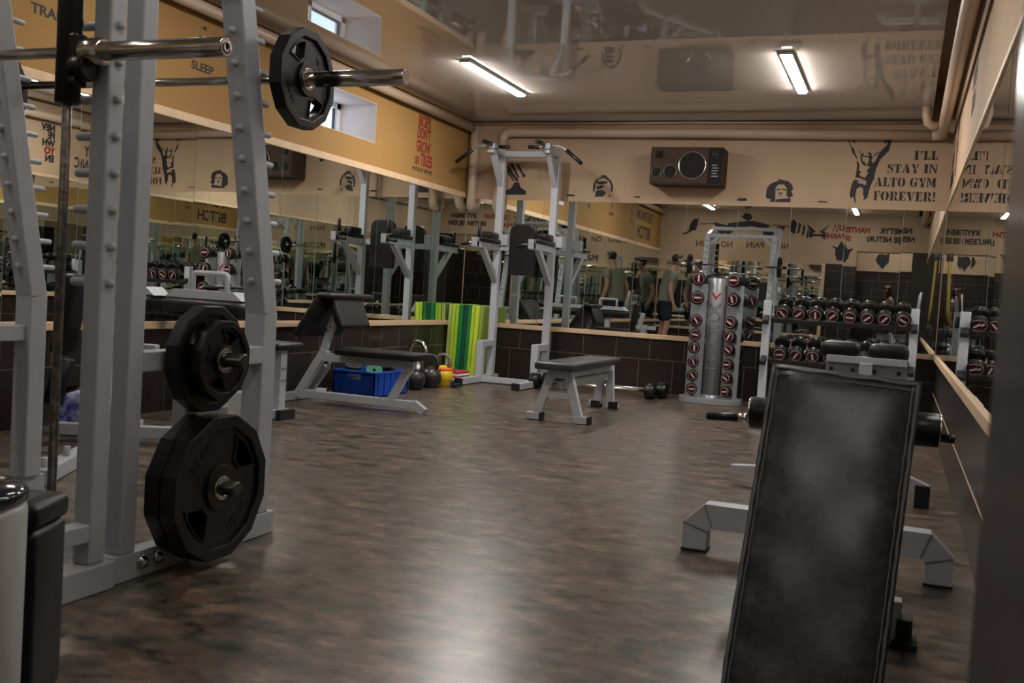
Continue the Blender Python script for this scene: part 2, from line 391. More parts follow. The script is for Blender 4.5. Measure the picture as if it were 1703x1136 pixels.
tag(b.build('heating_pipe', 'pipe'), 'upright cream pipe in the far left corner beside the mustard wall', 'pipe')
tag(MB().tube([(.01,-.03,2.652),(2.2,-.03,2.66),(4.4,-.03,2.655)], .012, 8).build('cable', 'pipe'), 'thin cream cable above the pipe on the far wall', 'cable')

# ------------------------------------------------------------------ ceiling lamps
def lamp(x, y, label, m='lamp', ly=1.25, z=ZC):
    r = thing('ceiling_light', label, 'light', (x, y, z), 'linear ceiling lights')
    MB().box((x-.045, y-ly/2, z-.022), (x+.045, y+ly/2, z-.0005), .004).build('housing', 'whitepl', r)
    MB().box((x-.033, y-ly/2+.02, z-.036), (x+.033, y+ly/2-.02, z-.0215), .006).build('diffuser', m, r)
lamp(1.10, -2.04, 'lit linear ceiling lamp at the left, above the preacher bench')
lamp(3.50, -2.02, 'lit linear ceiling lamp at the right, above the bench with two pads')
lamp(1.10, -5.2, 'lit linear ceiling lamp hanging between the row bench and the squat rack', 'lamp_mid')
lamp(3.50, -5.2, 'lit linear ceiling lamp over the incline bench', 'lamp_mid')
lamp(1.05, -7.95, 'dim linear ceiling lamp near the entrance wall above the squat rack', 'lamp_dim')
lamp(3.48, -7.95, 'dim linear ceiling lamp near the entrance doorway', 'lamp_dim')
lamp(4.2, -11.0, 'lit linear lamp on the corridor ceiling behind the doorway', 'lamp_far', z=H)

# ------------------------------------------------------------------ writing and stencils on the walls
BK = ((0,0,0), (1,0,0), (0,0,1)); 
def put_text(mb, txt, o, ux, size, sx=1.0, bold=0.0, align='CENTER', shear=0.0):
    n = Vector(ux).cross(Vector((0,0,1)))
    mb.mesh(text_mesh(txt, size, sx, bold, align, shear=shear), frame(Vector(o)+n*.0006, ux, (0,0,1))); return mb
# stencil serif letters as outlines in a box one unit high
def R_(x0, y0, x1, y1): return [(x0,y0),(x1,y0),(x1,y1),(x0,y1)]
def bowl(cx, cy, rx, ry, irx, iry, a0, a1, n=12):
    A = [math.radians(a0+(a1-a0)*i/n) for i in range(n+1)]
    return [(cx+rx*math.cos(a), cy+ry*math.sin(a)) for a in A]+[(cx+irx*math.cos(a), cy+iry*math.sin(a)) for a in reversed(A)]
ST = {
'I': (.50, [R_(.10,0,.40,1), R_(.0,.0,.5,.07), R_(0,.93,.5,1)]),
'L': (.70, [R_(.10,0,.38,1), R_(0,.93,.46,1), R_(0,0,.40,.07), [(.43,0),(.70,0),(.70,.32),(.66,.32),(.58,.10),(.43,.08)]]),
'\'': (.28, [[(.06,1),(.26,1),(.26,.82),(.10,.62),(.08,.66),(.16,.80),(.06,.82)]]),
'S': (.66, [[(.60,.99),(.60,.70),(.56,.70),(.48,.88),(.34,.94),(.26,.86),(.30,.76),(.56,.56),(.66,.40),(.64,.18),(.52,.04),(.50,.30),(.40,.42),(.10,.58),(.02,.74),(.06,.90),(.20,1),(.40,1),(.52,.96)],
            [(.03,.0),(.03,.34),(.07,.34),(.16,.12),(.32,.05),(.44,.08),(.44,.02),(.34,-.01),(.18,.01),(.10,.05)]]),
'T': (.78, [R_(.25,0,.53,1), R_(.16,0,.62,.07), [(0,1),(.22,1),(.22,.92),(.10,.90),(.04,.66),(0,.66)], [(.78,1),(.56,1),(.56,.92),(.68,.90),(.74,.66),(.78,.66)]]),
'A': (.88, [[(.34,1),(.56,1),(.86,.0),(.54,.0),(.44,.45),(.40,.75)], [(.30,.88),(.33,.80),(.16,.07),(.24,.07),(.24,0),(0,0),(0,.07),(.08,.07)], R_(.26,.28,.46,.36), R_(.50,0,.88,.07)]),
'Y': (.84, [R_(.30,0,.58,.46), R_(.22,0,.66,.07), [(.04,1),(.36,1),(.48,.62),(.40,.50),(.30,.50)], R_(0,.93,.42,1), [(.58,.58),(.62,.50),(.78,.93),(.84,.93),(.84,1),(.58,1),(.58,.93),(.70,.93)]]),
'N': (.84, [R_(.06,0,.16,.93), R_(0,0,.24,.07), [(0,1),(.26,1),(.74,.22),(.74,0),(.66,0),(.18,.80),(.06,.93)], R_(.68,.10,.78,1), R_(.60,.93,.84,1)]),
'O': (.86, [bowl(.40,.5,.40,.52,.12,.44,100,260), bowl(.46,.5,.40,.52,.12,.44,-80,80)]),
'G': (.86, [bowl(.40,.5,.40,.52,.12,.44,100,260), [(.46,1.01),(.62,.97),(.72,.90),(.76,.98),(.80,.98),(.80,.66),(.76,.66),(.64,.88),(.46,.95)], [(.46,-.01),(.60,.02),(.78,.12),(.78,.46),(.86,.46),(.86,.52),(.46,.52),(.46,.46),(.54,.46),(.54,.14),(.46,.06)]]),
'M': (1.04, [R_(.06,0,.15,.93), R_(0,0,.22,.07), [(0,1),(.30,1),(.52,.34),(.48,.10),(.16,.90)], [(.56,.10),(.76,1),(.70,1),(.54,.46)], R_(.70,0,.96,1), R_(.64,0,1.04,.07), R_(.90,.93,1.04,1)]),
'F': (.66, [R_(.08,0,.34,1), R_(0,0,.44,.07), R_(0,.93,.36,1), [(.38,1),(.66,1),(.66,.68),(.62,.68),(.54,.92),(.38,.93)], [(.38,.55),(.50,.60),(.50,.36),(.46,.36),(.44,.47),(.38,.48)]]),
'R': (.84, [R_(.08,0,.34,1), R_(0,0,.42,.07), R_(0,.93,.36,1), [(.38,1),(.60,.99),(.74,.90),(.76,.72),(.68,.56),(.50,.50),(.52,.58),(.52,.90),(.38,.94)], [(.38,.48),(.52,.48),(.70,.36),(.76,.08),(.84,.07),(.84,0),(.60,0),(.52,.12),(.48,.40),(.38,.43)]]),
'E': (.70, [R_(.08,0,.34,1), R_(0,0,.36,.07), R_(0,.93,.36,1), [(.38,1),(.66,1),(.66,.68),(.62,.68),(.54,.92),(.38,.93)], [(.38,.55),(.50,.60),(.50,.36),(.46,.36),(.44,.47),(.38,.48)], [(.38,0),(.70,0),(.70,.34),(.66,.34),(.56,.08),(.38,.07)]]),
'V': (.84, [[(.03,.93),(.38,.93),(.50,.40),(.52,.05),(.46,-.02),(.36,-.02)], R_(0,.93,.44,1), [(.56,.10),(.55,.24),(.70,.93),(.60,.93),(.60,1),(.84,1),(.84,.93),(.78,.93)]]),
'!': (.32, [[(.04,1),(.28,1),(.20,.34),(.12,.34)], R_(.06,0,.27,.20)]),
' ': (.34, [])}
def stencil(mb, txt, x0, x1, z0, z1):
    wid = sum(ST[c][0]+.09 for c in txt)-.09; k = (x1-x0)/wid; h = z1-z0; x = x0
    for c in txt:
        w, ps = ST[c]
        for i, p_ in enumerate(ps): mb.prism([(x+px*k, z0+py*h) for px, py in p_], (0, -.0014-.00015*i, 0), (1,0,0), (0,0,1), .0012)
        x += (w+.09)*k
wl = thing('wall_lettering', 'four lines of black stencilled capitals on the far wall at the right corner', 'lettering', (4.31, -.001, 1.95))
for t_, x0, z0, x1, z1 in (("I'LL", 4.368, 2.328, 4.567, 2.407), ('STAY IN', 4.148, 2.207, 4.569, 2.286), ('ALTO GYM', 4.049, 2.083, 4.569, 2.164), ('FOREVER!', 4.049, 1.956, 4.573, 2.039)):
    b = MB(); stencil(b, t_, x0, x1, z0, z1); b.build('line', 'ink', wl)
hang = [[(3.784,2.516),(3.8,2.516),(3.811,2.476),(3.824,2.441),(3.85,2.422),(3.859,2.386),(3.88,2.348),(3.886,2.316),(3.872,2.341),(3.837,2.386),(3.823,2.425),(3.807,2.467)],[(3.821,2.518),(3.841,2.518),(3.859,2.47),(3.83,2.486)],[(4.172,2.513),(4.139,2.516),(4.131,2.459),(4.07,2.388),(4.045,2.317),(4.022,2.291),(4.008,2.317),(4.018,2.355),(3.98,2.362),(3.987,2.317),(3.969,2.271),(4.0,2.259),(3.975,2.226),(3.987,2.198),(3.964,2.165),(3.979,2.13),(3.976,2.091),(3.953,2.065),(3.958,2.001),(3.971,1.988),(3.962,1.952),(3.997,1.976),(4.016,2.086),(4.042,2.15),(4.053,2.24),(4.083,2.327),(4.153,2.408),(4.161,2.459)],[(4.109,2.513),(4.13,2.513),(4.129,2.49),(4.107,2.455)],[(3.908,2.361),(3.929,2.39),(3.937,2.371),(3.926,2.348),(3.929,2.316),(3.955,2.297),(3.969,2.265),(3.938,2.274),(3.917,2.309)],[(3.935,2.358),(3.984,2.358),(3.985,2.347),(3.936,2.348)],[(3.888,2.409),(3.911,2.39),(3.902,2.38)],[(3.971,2.403),(4.003,2.381),(4.011,2.355),(3.98,2.368)],[(4.023,2.359),(4.068,2.408),(4.058,2.381),(4.033,2.356)],[(3.877,2.316),(3.903,2.29),(3.909,2.251),(3.905,2.226),(3.927,2.213),(3.911,2.187),(3.927,2.171),(3.975,2.152),(3.98,2.127),(3.922,2.155),(3.879,2.161),(3.884,2.212),(3.886,2.27)],[(3.871,2.142),(3.909,2.132),(3.904,2.109),(3.938,2.103),(3.979,2.091),(3.953,2.065),(3.928,2.077),(3.899,2.058),(3.891,1.999),(3.902,1.931),(3.892,1.928),(3.876,1.983),(3.851,1.969),(3.841,2.005),(3.85,2.089)]]
curly = [[(3.086,1.98),(3.093,2.05),(3.122,2.089),(3.194,2.121),(3.198,2.14),(3.218,2.128),(3.28,2.117),(3.319,2.086),(3.334,2.042),(3.317,2.023),(3.337,1.98),(3.304,1.96),(3.278,1.978),(3.272,2.054),(3.246,2.085),(3.196,2.084),(3.171,2.052),(3.177,1.919),(3.128,1.918),(3.132,1.943),(3.094,1.949)],[(3.179,1.941),(3.316,1.96),(3.319,1.92),(3.181,1.918)],[(3.177,2.039),(3.218,2.045),(3.218,2.032),(3.181,2.027)],[(3.23,2.045),(3.267,2.041),(3.268,2.028),(3.233,2.033)],[(3.202,2.008),(3.239,2.009),(3.23,1.995),(3.209,1.994)],[(3.202,1.977),(3.222,1.99),(3.247,1.978),(3.222,1.981)]]
short_ = [[(1.379,1.969),(1.374,2.043),(1.401,2.097),(1.455,2.132),(1.461,2.149),(1.504,2.142),(1.519,2.126),(1.563,2.087),(1.585,2.034),(1.58,1.98),(1.563,1.986),(1.562,2.04),(1.535,2.086),(1.484,2.115),(1.429,2.105),(1.401,2.057),(1.395,1.983)],[(1.41,2.077),(1.521,2.086),(1.523,2.066),(1.475,2.052),(1.418,2.057)],[(1.409,2.03),(1.475,2.045),(1.491,2.025),(1.443,2.004),(1.415,1.997)],[(1.409,1.99),(1.471,1.998),(1.515,1.972),(1.49,1.931),(1.399,1.925)],[(1.544,1.959),(1.566,1.939),(1.56,1.926),(1.547,1.932)]]
cap_ = [[(0.435,1.928),(0.432,1.97),(0.486,1.994),(0.522,2.056),(0.573,2.056),(0.596,2.001),(0.659,1.965),(0.656,1.93)],[(0.426,2.213),(0.44,2.231),(0.572,2.066),(0.542,2.065),(0.488,2.12)],[(0.46,2.246),(0.494,2.251),(0.569,2.112),(0.561,2.084)],[(0.52,2.251),(0.56,2.242),(0.616,2.15),(0.597,2.14)],[(0.596,2.159),(0.637,2.141),(0.634,2.113),(0.609,2.108)],[(0.415,2.231),(0.429,2.194),(0.499,2.102),(0.522,2.065),(0.507,2.065),(0.435,2.157)]]
def mural(polys, label, o=(0,-.0014,0), ux=(1,0,0), m='ink', name='wall_stencil'):
    b = MB()
    for i, p_ in enumerate(polys): b.prism(p_, Vector(o)+Vector(ux).cross(Vector((0,0,1)))*(.00012*i), ux, (0,0,1), .0012)
    return tag(b.build(name, m), label, 'wall painting')
mural(hang, 'black stencil of a man with raised arms, left of the stencilled capitals')
mural(curly, 'black stencil of a curly-haired face to the right of the loudspeaker')
mural(short_, 'black stencil of a short-haired face to the left of the loudspeaker')
mural(cap_, 'black stencil of a head in a striped cap behind the pull-up tower')
mural([[(1.802,1.929),(1.808,1.945),(1.822,1.935),(1.842,1.948),(1.851,1.935),(1.862,1.946),(1.868,1.926)]], 'tiny black scribble on the far wall left of the loudspeaker', name='signature')
mural([[(2.819,1.923),(2.828,1.945),(2.908,1.951),(2.914,1.925),(2.87,1.918)]], 'tiny black scribble on the far wall right of the loudspeaker', name='signature')
mural([[(1.10,1.925),(1.105,1.945),(1.16,1.945),(1.19,1.938),(1.185,1.925)]], 'tiny black scribble on the far wall beside the pull-up tower', name='signature')
mural([[(3.56,1.925),(3.57,1.936),(3.63,1.938),(3.66,1.925)]], 'tiny dark scribble on the far wall under the raised-arm stencil', name='signature')

YP = (0,1,0); YM = (0,-1,0); XM = (-1,0,0)
wl = thing('wall_lettering', 'dark red hand-painted capitals on the mustard strip near the corner', 'lettering', (.001, -1.10, 2.06))
for t_, z_, yc, s_ in (('BICEPS',2.475,-1.10,.145),("DON'T",2.36,-1.10,.15),('GROW',2.235,-1.10,.155),('on TREES',2.115,-1.085,.155)):
    put_text(MB(), t_, (0, yc, z_), YP, s_, .60, .004).build('line', 'red_ink', wl)
tag(put_text(MB(), 'WITHOUT EFFORT', (0,-1.10,2.018), YP, .052, .95, .001).build('wall_lettering', 'ink'), 'small black line of letters under the dark red ones', 'lettering')
def icon(y, z, k):
    P = [[(y+a, z+c) for a, c in q] for q in k]; return P
tri = [[(-.05,.14),(-.03,.15),(.0,.04),(-.02,.03)],[(.05,.14),(.03,.15),(.0,.04),(.02,.03)],[(-.03,.20),(.02,.22),(.02,.19)]]
for y, w_, lab in ((-5.62,'TRAIN','black word and sign on the mustard strip seen left of the black bearing sleeve'),(-4.36,'SLEEP','black word and sign painted on the mustard strip seen between the rack posts'),(-6.9,'EAT','black word and sign painted on the mustard strip near the entrance')):
    b = put_text(MB(), w_, (0,y,2.245), YP, .075, 1.2, .002)
    for i, p_ in enumerate(icon(y,2.30,tri)): b.prism(p_, (.0015,0,0), YP, (0,0,1), -.001)
    tag(b.build('wall_lettering', 'ink'), lab, 'lettering')
b = put_text(MB(), 'THE GYM IS MY', (0,-7.78,2.40), YP, .24, .74, .006); put_text(b, 'BITCH', (0,-7.78,2.11), YP, .30, 1.15, .008)
tag(b.build('wall_lettering', 'ink'), 'big black capitals on the mustard strip near the entrance, read in the far mirror', 'lettering')
# entrance wall, seen in the mirrors
YF = -L
b = put_text(MB(), 'NO', (2.22,YF,2.05), XM, .15, .9, .003); put_text(b, 'PAIN', (1.72,YF,2.05), XM, .15, 1.0, .003); put_text(b, 'NO', (1.25,YF,2.05), XM, .15, .9, .003); put_text(b, 'GAIN', (.85,YF,2.05), XM, .15, 1.0, .003)
tag(b.build('wall_lettering', mat('brown_red_paint', (.10,.025,.02), .7)), 'brownish red slogan on the entrance wall, read in the far mirror', 'lettering')
b = put_text(MB(), 'NEMETYK', (4.13,YF,2.42), XM, .13, .95, .006); put_text(b, 'NES JIE NETURI', (4.05,YF,2.27), XM, .13, .92, .006)
tag(b.build('wall_lettering', 'ink'), 'black capitals over the doorway, read in the far mirror', 'lettering')
b = put_text(MB(), 'HANTELIŲ,', (3.40,YF,2.42), XM, .13, .9, .006); put_text(b, 'SPARNŲ', (3.16,YF,2.27), XM, .13, .9, .006)
tag(b.build('wall_lettering', 'red_ink'), 'two red words beside the doorway lettering, read in the far mirror', 'lettering')
def fm(polys, label): return mural([[(-x, z) for x, z in q] for q in polys], label, (0, YF+.0014, 0), XM)
lift = [[(.98,2.46),(1.28,2.40),(1.30,2.33),(1.22,2.28),(1.14,2.22),(1.06,2.30)],[(1.25,2.45),(1.62,2.50),(1.80,2.47),(1.98,2.42),(1.84,2.36),(1.62,2.40),(1.40,2.34),(1.28,2.24),(1.20,2.26)],[(1.44,2.56),(1.50,2.64),(1.60,2.62),(1.64,2.54),(1.55,2.49)],[(1.80,2.44),(1.96,2.38),(2.06,2.30),(1.98,2.20),(1.86,2.24)],[(2.05,2.36),(2.14,2.30),(2.24,2.38),(2.20,2.42),(2.10,2.40)],
        [(.52,2.26),(.66,2.30),(.70,2.52),(.60,2.50),(.54,2.40)],[(.44,2.20),(.56,2.26),(.54,2.29),(.42,2.23)],[(2.36,2.34),(2.46,2.28),(2.48,2.48),(2.42,2.56),(2.36,2.48)],[(2.50,2.30),(2.53,2.30),(2.56,2.46),(2.52,2.50)],[(2.58,2.26),(2.61,2.26),(2.64,2.42),(2.60,2.46)],[(2.66,2.22),(2.69,2.22),(2.71,2.36),(2.68,2.40)],[(.70,2.42),(1.0,2.445),(1.0,2.43),(.70,2.405)],[(2.0,2.44),(2.36,2.42),(2.36,2.405),(2.0,2.425)]]
fm(lift, 'stencil of a lifter with a barbell over the slogan, seen in the far mirror')
db = [[(2.70,2.25),(2.76,2.22),(2.78,2.34),(2.72,2.36)],[(2.94,2.22),(3.0,2.25),(2.98,2.36),(2.92,2.34)],[(2.77,2.26),(2.93,2.26),(2.93,2.30),(2.77,2.30)],[(2.70,2.38),(2.80,2.32),(2.82,2.34),(2.66,2.48)],[(2.98,2.38),(2.90,2.32),(2.88,2.34),(3.06,2.48)]]
fm(db, 'black stencil of a dumbbell with wings on the entrance wall, seen in the far mirror')
fig = [[(3.10,2.10),(3.22,2.08),(3.24,2.14),(3.30,2.14),(3.34,2.08),(3.44,2.10),(3.38,2.02),(3.36,1.92),(3.30,1.84),(3.22,1.84),(3.18,1.94),(3.18,2.04)],[(3.24,2.14),(3.27,2.19),(3.31,2.14)]]
fm(fig, 'dark stencil of a torso with spread arms by the doorway, seen in the far mirror')
bd = [[(3.72,2.10),(3.76,2.20),(3.84,2.22),(3.92,2.20),(3.98,2.26),(3.98,2.06),(3.86,1.90),(3.74,2.04)],[(3.78,2.16),(3.90,2.16),(3.86,2.12),(3.80,2.12)]]
mural([[(-x, z) for x, z in q] for q in bd[:1]], 'black stencil of a beard on the corridor wall, seen in the far mirror', (0, YB+.0014, 0), XM)
# right wall
wl = thing('wall_lettering', 'column of black stencilled letters on the right wall, read in the left mirror', 'lettering', (W, -1.15, 2.05))
for i, w_ in enumerate(('NEV', 'FE', 'WH', 'YO', 'EN')): put_text(MB(), w_, (W, -1.02, 2.42-i*.085), YM, .10, 1.0, .006, 'LEFT').build('word', 'red_ink' if w_ == 'YO' else 'ink', wl)
b = MB()
for w_, z_ in (('IF', 2.43), ('BODY', 2.25), ('MECHANIC', 2.09)): put_text(b, w_, (W, -.45, z_), YM, .17, .62, .004)
tag(b.build('wall_lettering', 'ink'), 'black condensed capitals on the right wall beside the far corner', 'lettering')
b = MB()
for w_, z_, m_ in (('HAPPY', 2.38, 0), ('IRON', 2.22, 0)): put_text(b, w_, (W, -3.1, z_), YM, .17, .8, .006)
tag(b.build('wall_lettering', 'ink'), 'black capitals high on the right wall above the bench with two pads', 'lettering')

# ------------------------------------------------------------------ loudspeaker
sx0, sx1, sz0, sz1, sy = 2.022, 2.71, 2.033, 2.385, -.30
sp = thing('loudspeaker', 'brown wooden loudspeaker lying on its side high on the far wall', 'speaker', ((sx0+sx1)/2, -.15, sz0))
MB().box((sx0, sy+.008, sz0), (sx1, -.02, sz1), .004).build('cabinet', 'spk', sp)
MB().box((sx0+.01, sy, sz0+.012), (sx0+.555, sy+.010, sz1-.012), .003).build('baffle', 'spk', sp)
MB().box((sx0+.56, sy-.001, sz0+.012), (sx1-.006, sy+.010, sz1-.012), .003).build('side_panel', 'spkblk', sp)
def cone(cx, cz, r, nm):
    o = MB().lathe((cx, sy-.0025, cz), (0,-1,0), [(0,r*1.0),(.006,r),(.009,r*.985),(.010,r*.97),(.006,r*.93),(.004,r*.90)], 40).build(nm, 'chrome', sp)
    MB().lathe((cx, sy-.0025, cz), (0,-1,0), [(.004,r*.94),(.007,r*.88),(.006,r*.80),(.001,r*.35),(.003,r*.28),(.006,r*.12),(.006,0)], 40).build('cone', 'spkblk', o)
cone(sx0+.405, sz0+.178, .133, 'woofer'); cone(sx0+.199, sz0+.118, .064, 'midrange'); cone(sx0+.068, sz0+.112, .05, 'midrange')
MB().box((sx0+.05, sy-.006, sz0+.245), (sx0+.115, sy+.004, sz0+.31), .003).lathe((sx0+.083, sy-.006, sz0+.278), (0,-1,0), [(0,.026),(.006,.024),(.004,.0)], 20).build('tweeter', 'spkblk', sp)
MB().box((sx0+.585, sy-.008, sz0+.235), (sx0+.645, sy+.002, sz0+.325), .003).lathe((sx0+.615, sy-.008, sz0+.28), (0,-1,0), [(0,.024),(.005,.020),(.003,0)], 20).build('tweeter', 'plastic', sp)
q = MB()
for k in range(5): q.box((sx0+.59+.004*(k%2), sy-.0025, sz0+.075+k*.026), (sx0+.655-.008*((k*2)%3), sy-.0005, sz0+.083+k*.026))
q.build('label', mat('speaker_label', (.33,.31,.28), .6), sp)
MB().box((sx0+.30, -.02, sz1-.06), (sx0+.34, -.0005, sz1-.01)).box((sx1-.15, -.02, sz1-.06), (sx1-.11, -.0005, sz1-.01)).build('bracket', 'blacksteel', sp)

# ------------------------------------------------------------------ weight plates
def dodec(r, n=12, ph=PI/12): return [(r*math.cos(2*PI*i/n+ph), r*math.sin(2*PI*i/n+ph)) for i in range(n)]
def circ(r, n=28): return [(r*math.cos(2*PI*i/n), r*math.sin(2*PI*i/n)) for i in range(n)]
PX = Matrix(((0,0,1),(1,0,0),(0,1,0))).to_4x4()      # local z of the outline -> world x
def plate(loc, R, th, label, rot, kg, hub=.027, group=None):
    """tri-grip rubber plate standing across the x axis, centre at loc, outer face towards +x"""
    r = thing('weight_plate', label, 'weight plate', loc, group)
    holes = []
    ro, ri = R*.74, R*.44
    for k in range(2):
        a0 = rot+PI*k; n = 10; da = .40
        o = [(ro*math.cos(a0+da*(2*i/n-1)), ro*math.sin(a0+da*(2*i/n-1))) for i in range(n+1)]
        i_ = [(ri*math.cos(a0+da*.45*(1-2*i/6)), ri*math.sin(a0+da*.45*(1-2*i/6))) for i in range(7)]
        holes.append(o+i_)
    T = Matrix.Translation(loc) @ PX
    bb = MB(); hc = [(x, y) for x, y in circ(hub)]
    bb.mesh(curve_mesh([dodec(R*.9), *holes, hc], th*.30), T)
    bb.mesh(curve_mesh([dodec(R), dodec(R*.86)], th*.5-.003, .003), T)
    for h in holes:      # raised lips round the grips
        c_ = [sum(p[0] for p in h)/len(h), sum(p[1] for p in h)/len(h)]
        bb.mesh(curve_mesh([[(c_[0]+(x-c_[0])*1.13, c_[1]+(y-c_[1])*1.13) for x, y in h], h], th*.40), T)
    bb.mesh(curve_mesh([circ(R*.26+.012), hc], th*.46, .002), T)
    bb.build('disc', 'rubber', r, recalc=False)
    rr_ = MB().mesh(curve_mesh([circ(hub+.009), circ(hub-.001)], th*.49, .002), T); rr_.build('hub_ring', 'chrome', r, recalc=False)
    for k in range(2):
        tx = MB()
        a = rot + PI/2 + k*PI
        tm = text_mesh(kg, R*.17, 1.1, .002, th=.002)
        tm.transform(Matrix.Rotation(a-PI/2, 4, 'Z') @ Matrix.Translation((0, R*.60, th*.30)))
        tx.mesh(tm, T)
        tx.build('raised_figures', 'rubber', r, recalc=False)
    return r

# ------------------------------------------------------------------ smith machine with squat rack
sm = thing('smith_machine', 'grey steel smith machine and squat rack at the left of the room', 'gym machine', (1.8, -7.3, 0))
def postbox(x0, x1, y0, y1, z0, z1, nm='upright', m='steel'): return MB().box((x0,y0,z0), (x1,y1,z1), .006).build(nm, m, sm)
peg_mesh = {}
def peg(p, d, L_, r, nm, parent, m='steel'):
    key = (tuple(d), L_, r, nm)
    if key not in peg_mesh:
        b_ = MB().lathe((0,0,0), d, [(0,r),(L_-r*.5,r),(L_-r*.15,r*.75),(L_,0)], 14); o = b_.build(nm, m); o['_o'] = (0,0,0); o.parent = parent; peg_mesh[key] = o
    else:
        o = peg_mesh[key].copy(); COL.objects.link(o); o.parent = parent
    o.location = Vector(p)-Vector(sm['_o']); return o
for x0, x1, sgn in ((2.29, 2.35, 1), (1.22, 1.28, -1)):
    xo0, xo1 = (2.27, 2.35) if sgn > 0 else (1.22, 1.30)
    P1 = postbox(x0, x1, -7.66, -7.60, .08, 2.2); P2 = postbox(x0, x1, -7.54, -7.478, .08, 2.2)
    ye = -7.03; yk = -6.86
    b = MB().box((xo0, yk-.04, .08), (xo1, yk+.04, .785), .006)
    b.beam((xo0+.04, yk, .775), (xo0+.04, yk-.27, 2.08), .08, .078, (0,1,0), .006)
    P3 = b.build('upright', 'steel', sm)
    MB().box((x0-.005, -8.15, 0), (x1+.015, -7.575, .08), .004).build('base_rail', 'steel', sm)
    MB().box((x0, -7.565, 0), (x1, -6.78, .08), .004).build('base_rail', 'steel', sm)
    MB().box((x0, -7.48, .607), (x1, yk-.035, .667), .004).build('cross_brace', 'steel', sm)
    MB().beam(((x0+x1)/2, -7.50, 2.17), ((x0+x1)/2, yk-.28, 2.06), .06, .06).build('top_beam', 'steel', sm)
    MB().box((x0+.003, -7.9, .145), (x1-.003, -7.655, .195), .004).box((x0+.003, -7.9, .08), (x1-.003, -7.85, .15), .004).build('stub', 'steel', sm)
    xi = x0 if sgn > 0 else x1; dx = -sgn
    for k in range(11):
        z = .86+.1*k
        peg((xi, -7.63, z), (dx,0,0), .07, .0125, 'catch_peg', sm); peg((x1 if sgn > 0 else x0, -7.63, z), (sgn,0,0), .016, .012, 'bolt', sm)
    for k in range(12):
        z = .89+.1*k; yy = yk - .27*(z-.775)/1.305
        peg((xo0+.04, yy+.04, z), (0,1,0), .085, .0105, 'catch_peg', sm); peg((xo0+.04, yy-.04, z), (0,-1,0), .016, .0115, 'bolt', sm)
    for yy in (-7.45, -7.38): peg((x1 if sgn > 0 else x0, yy, .045), (sgn,0,0), .016, .022, 'bolt', sm, 'chrome')
    xr = 2.248 if sgn > 0 else 1.325
    MB().cyl((xr, -7.7, .02), (xr, -7.7, 2.17), .0125).build('guide_rod', 'worn', sm)
    MB().cyl((xr, -7.7, 1.335), (xr, -7.7, 1.97), .033, bev=.004).cyl((xr+.02*sgn, -7.7, 1.43), (xr+.075*sgn, -7.7, 1.43), .036, bev=.004).box((xr-.02, -7.725, 1.38), (xr+.045, -7.675, 1.52), .008).build('bearing_sleeve', 'rubber', sm)
    MB().box((xr-.025, -7.735, 0), (xr+.025, -7.66, .02), .003).build('rod_foot', 'steel', sm)
    MB().box((xr-.02, -7.74, 2.15), (x1, -7.6, 2.2), .003).build('rod_bracket', 'steel', sm)
MB().box((1.22, -7.15-.03, 2.045), (2.35, -7.15+.03, 2.105), .005).build('top_beam', 'steel', sm)
MB().beam((1.27, -7.15, 1.90), (1.44, -7.15, 2.06), .05, .05, (0,1,0)).build('corner_brace', 'steel', sm); MB().beam((2.30, -7.15, 1.90), (2.13, -7.15, 2.06), .05, .05, (0,1,0)).build('corner_brace', 'steel', sm)
MB().box((1.22, -7.66, 2.2), (2.35, -7.6, 2.26), .005).build('top_beam', 'steel', sm)
b = MB().cyl((.96, -7.7, 1.472), (2.62, -7.7, 1.472), .0145, seg=20).cyl((2.30, -7.7, 1.472), (2.372, -7.7, 1.472), .036, bev=.006, seg=24).cyl((2.36, -7.7, 1.472), (2.758, -7.7, 1.472), .025, bev=.003, seg=28).cyl((1.27, -7.7, 1.472), (1.20, -7.7, 1.472), .036, bev=.006, seg=24).cyl((1.22, -7.7, 1.472), (.82, -7.7, 1.472), .025, bev=.003, seg=28)
sb = b.build('press_bar', 'chrome', sm); MB().lathe((2.757, -7.7, 1.472), (1,0,0), [(0,.018),(.003,.017),(.0031,.008),(.001,.0075),(.001,0)], 20).build('end_bolt', 'worn', sb)
YS = -7.25
MB().cyl((2.345, YS, .645), (2.535, YS, .645), .0225, bev=.004, seg=24).build('storage_pin', 'pin', sm)
MB().cyl((2.345, YS, .252), (2.53, YS, .252), .0225, bev=.004, seg=24).build('storage_pin', 'pin', sm)
MB().box((2.293, YS-.03, .08), (2.347, YS+.03, .61), .004).build('pin_post', 'steel', sm)
plate((2.392, YS, .642), .165, .046, 'black ten-kilo plate on the upper storage pin, behind the small one', 2.3, '10 KG')
plate((2.445, YS, .642), .122, .038, 'small black plate in front on the upper storage pin', 1.25, '5 KG')
plate((2.392, YS, .249), .225, .054, 'big black plate on the lower storage pin, nearest the rack rail', 2.9, '20 KG')
plate((2.449, YS, .249), .225, .054, 'big black plate in front on the lower storage pin, near the floor', .72, '20 KG')
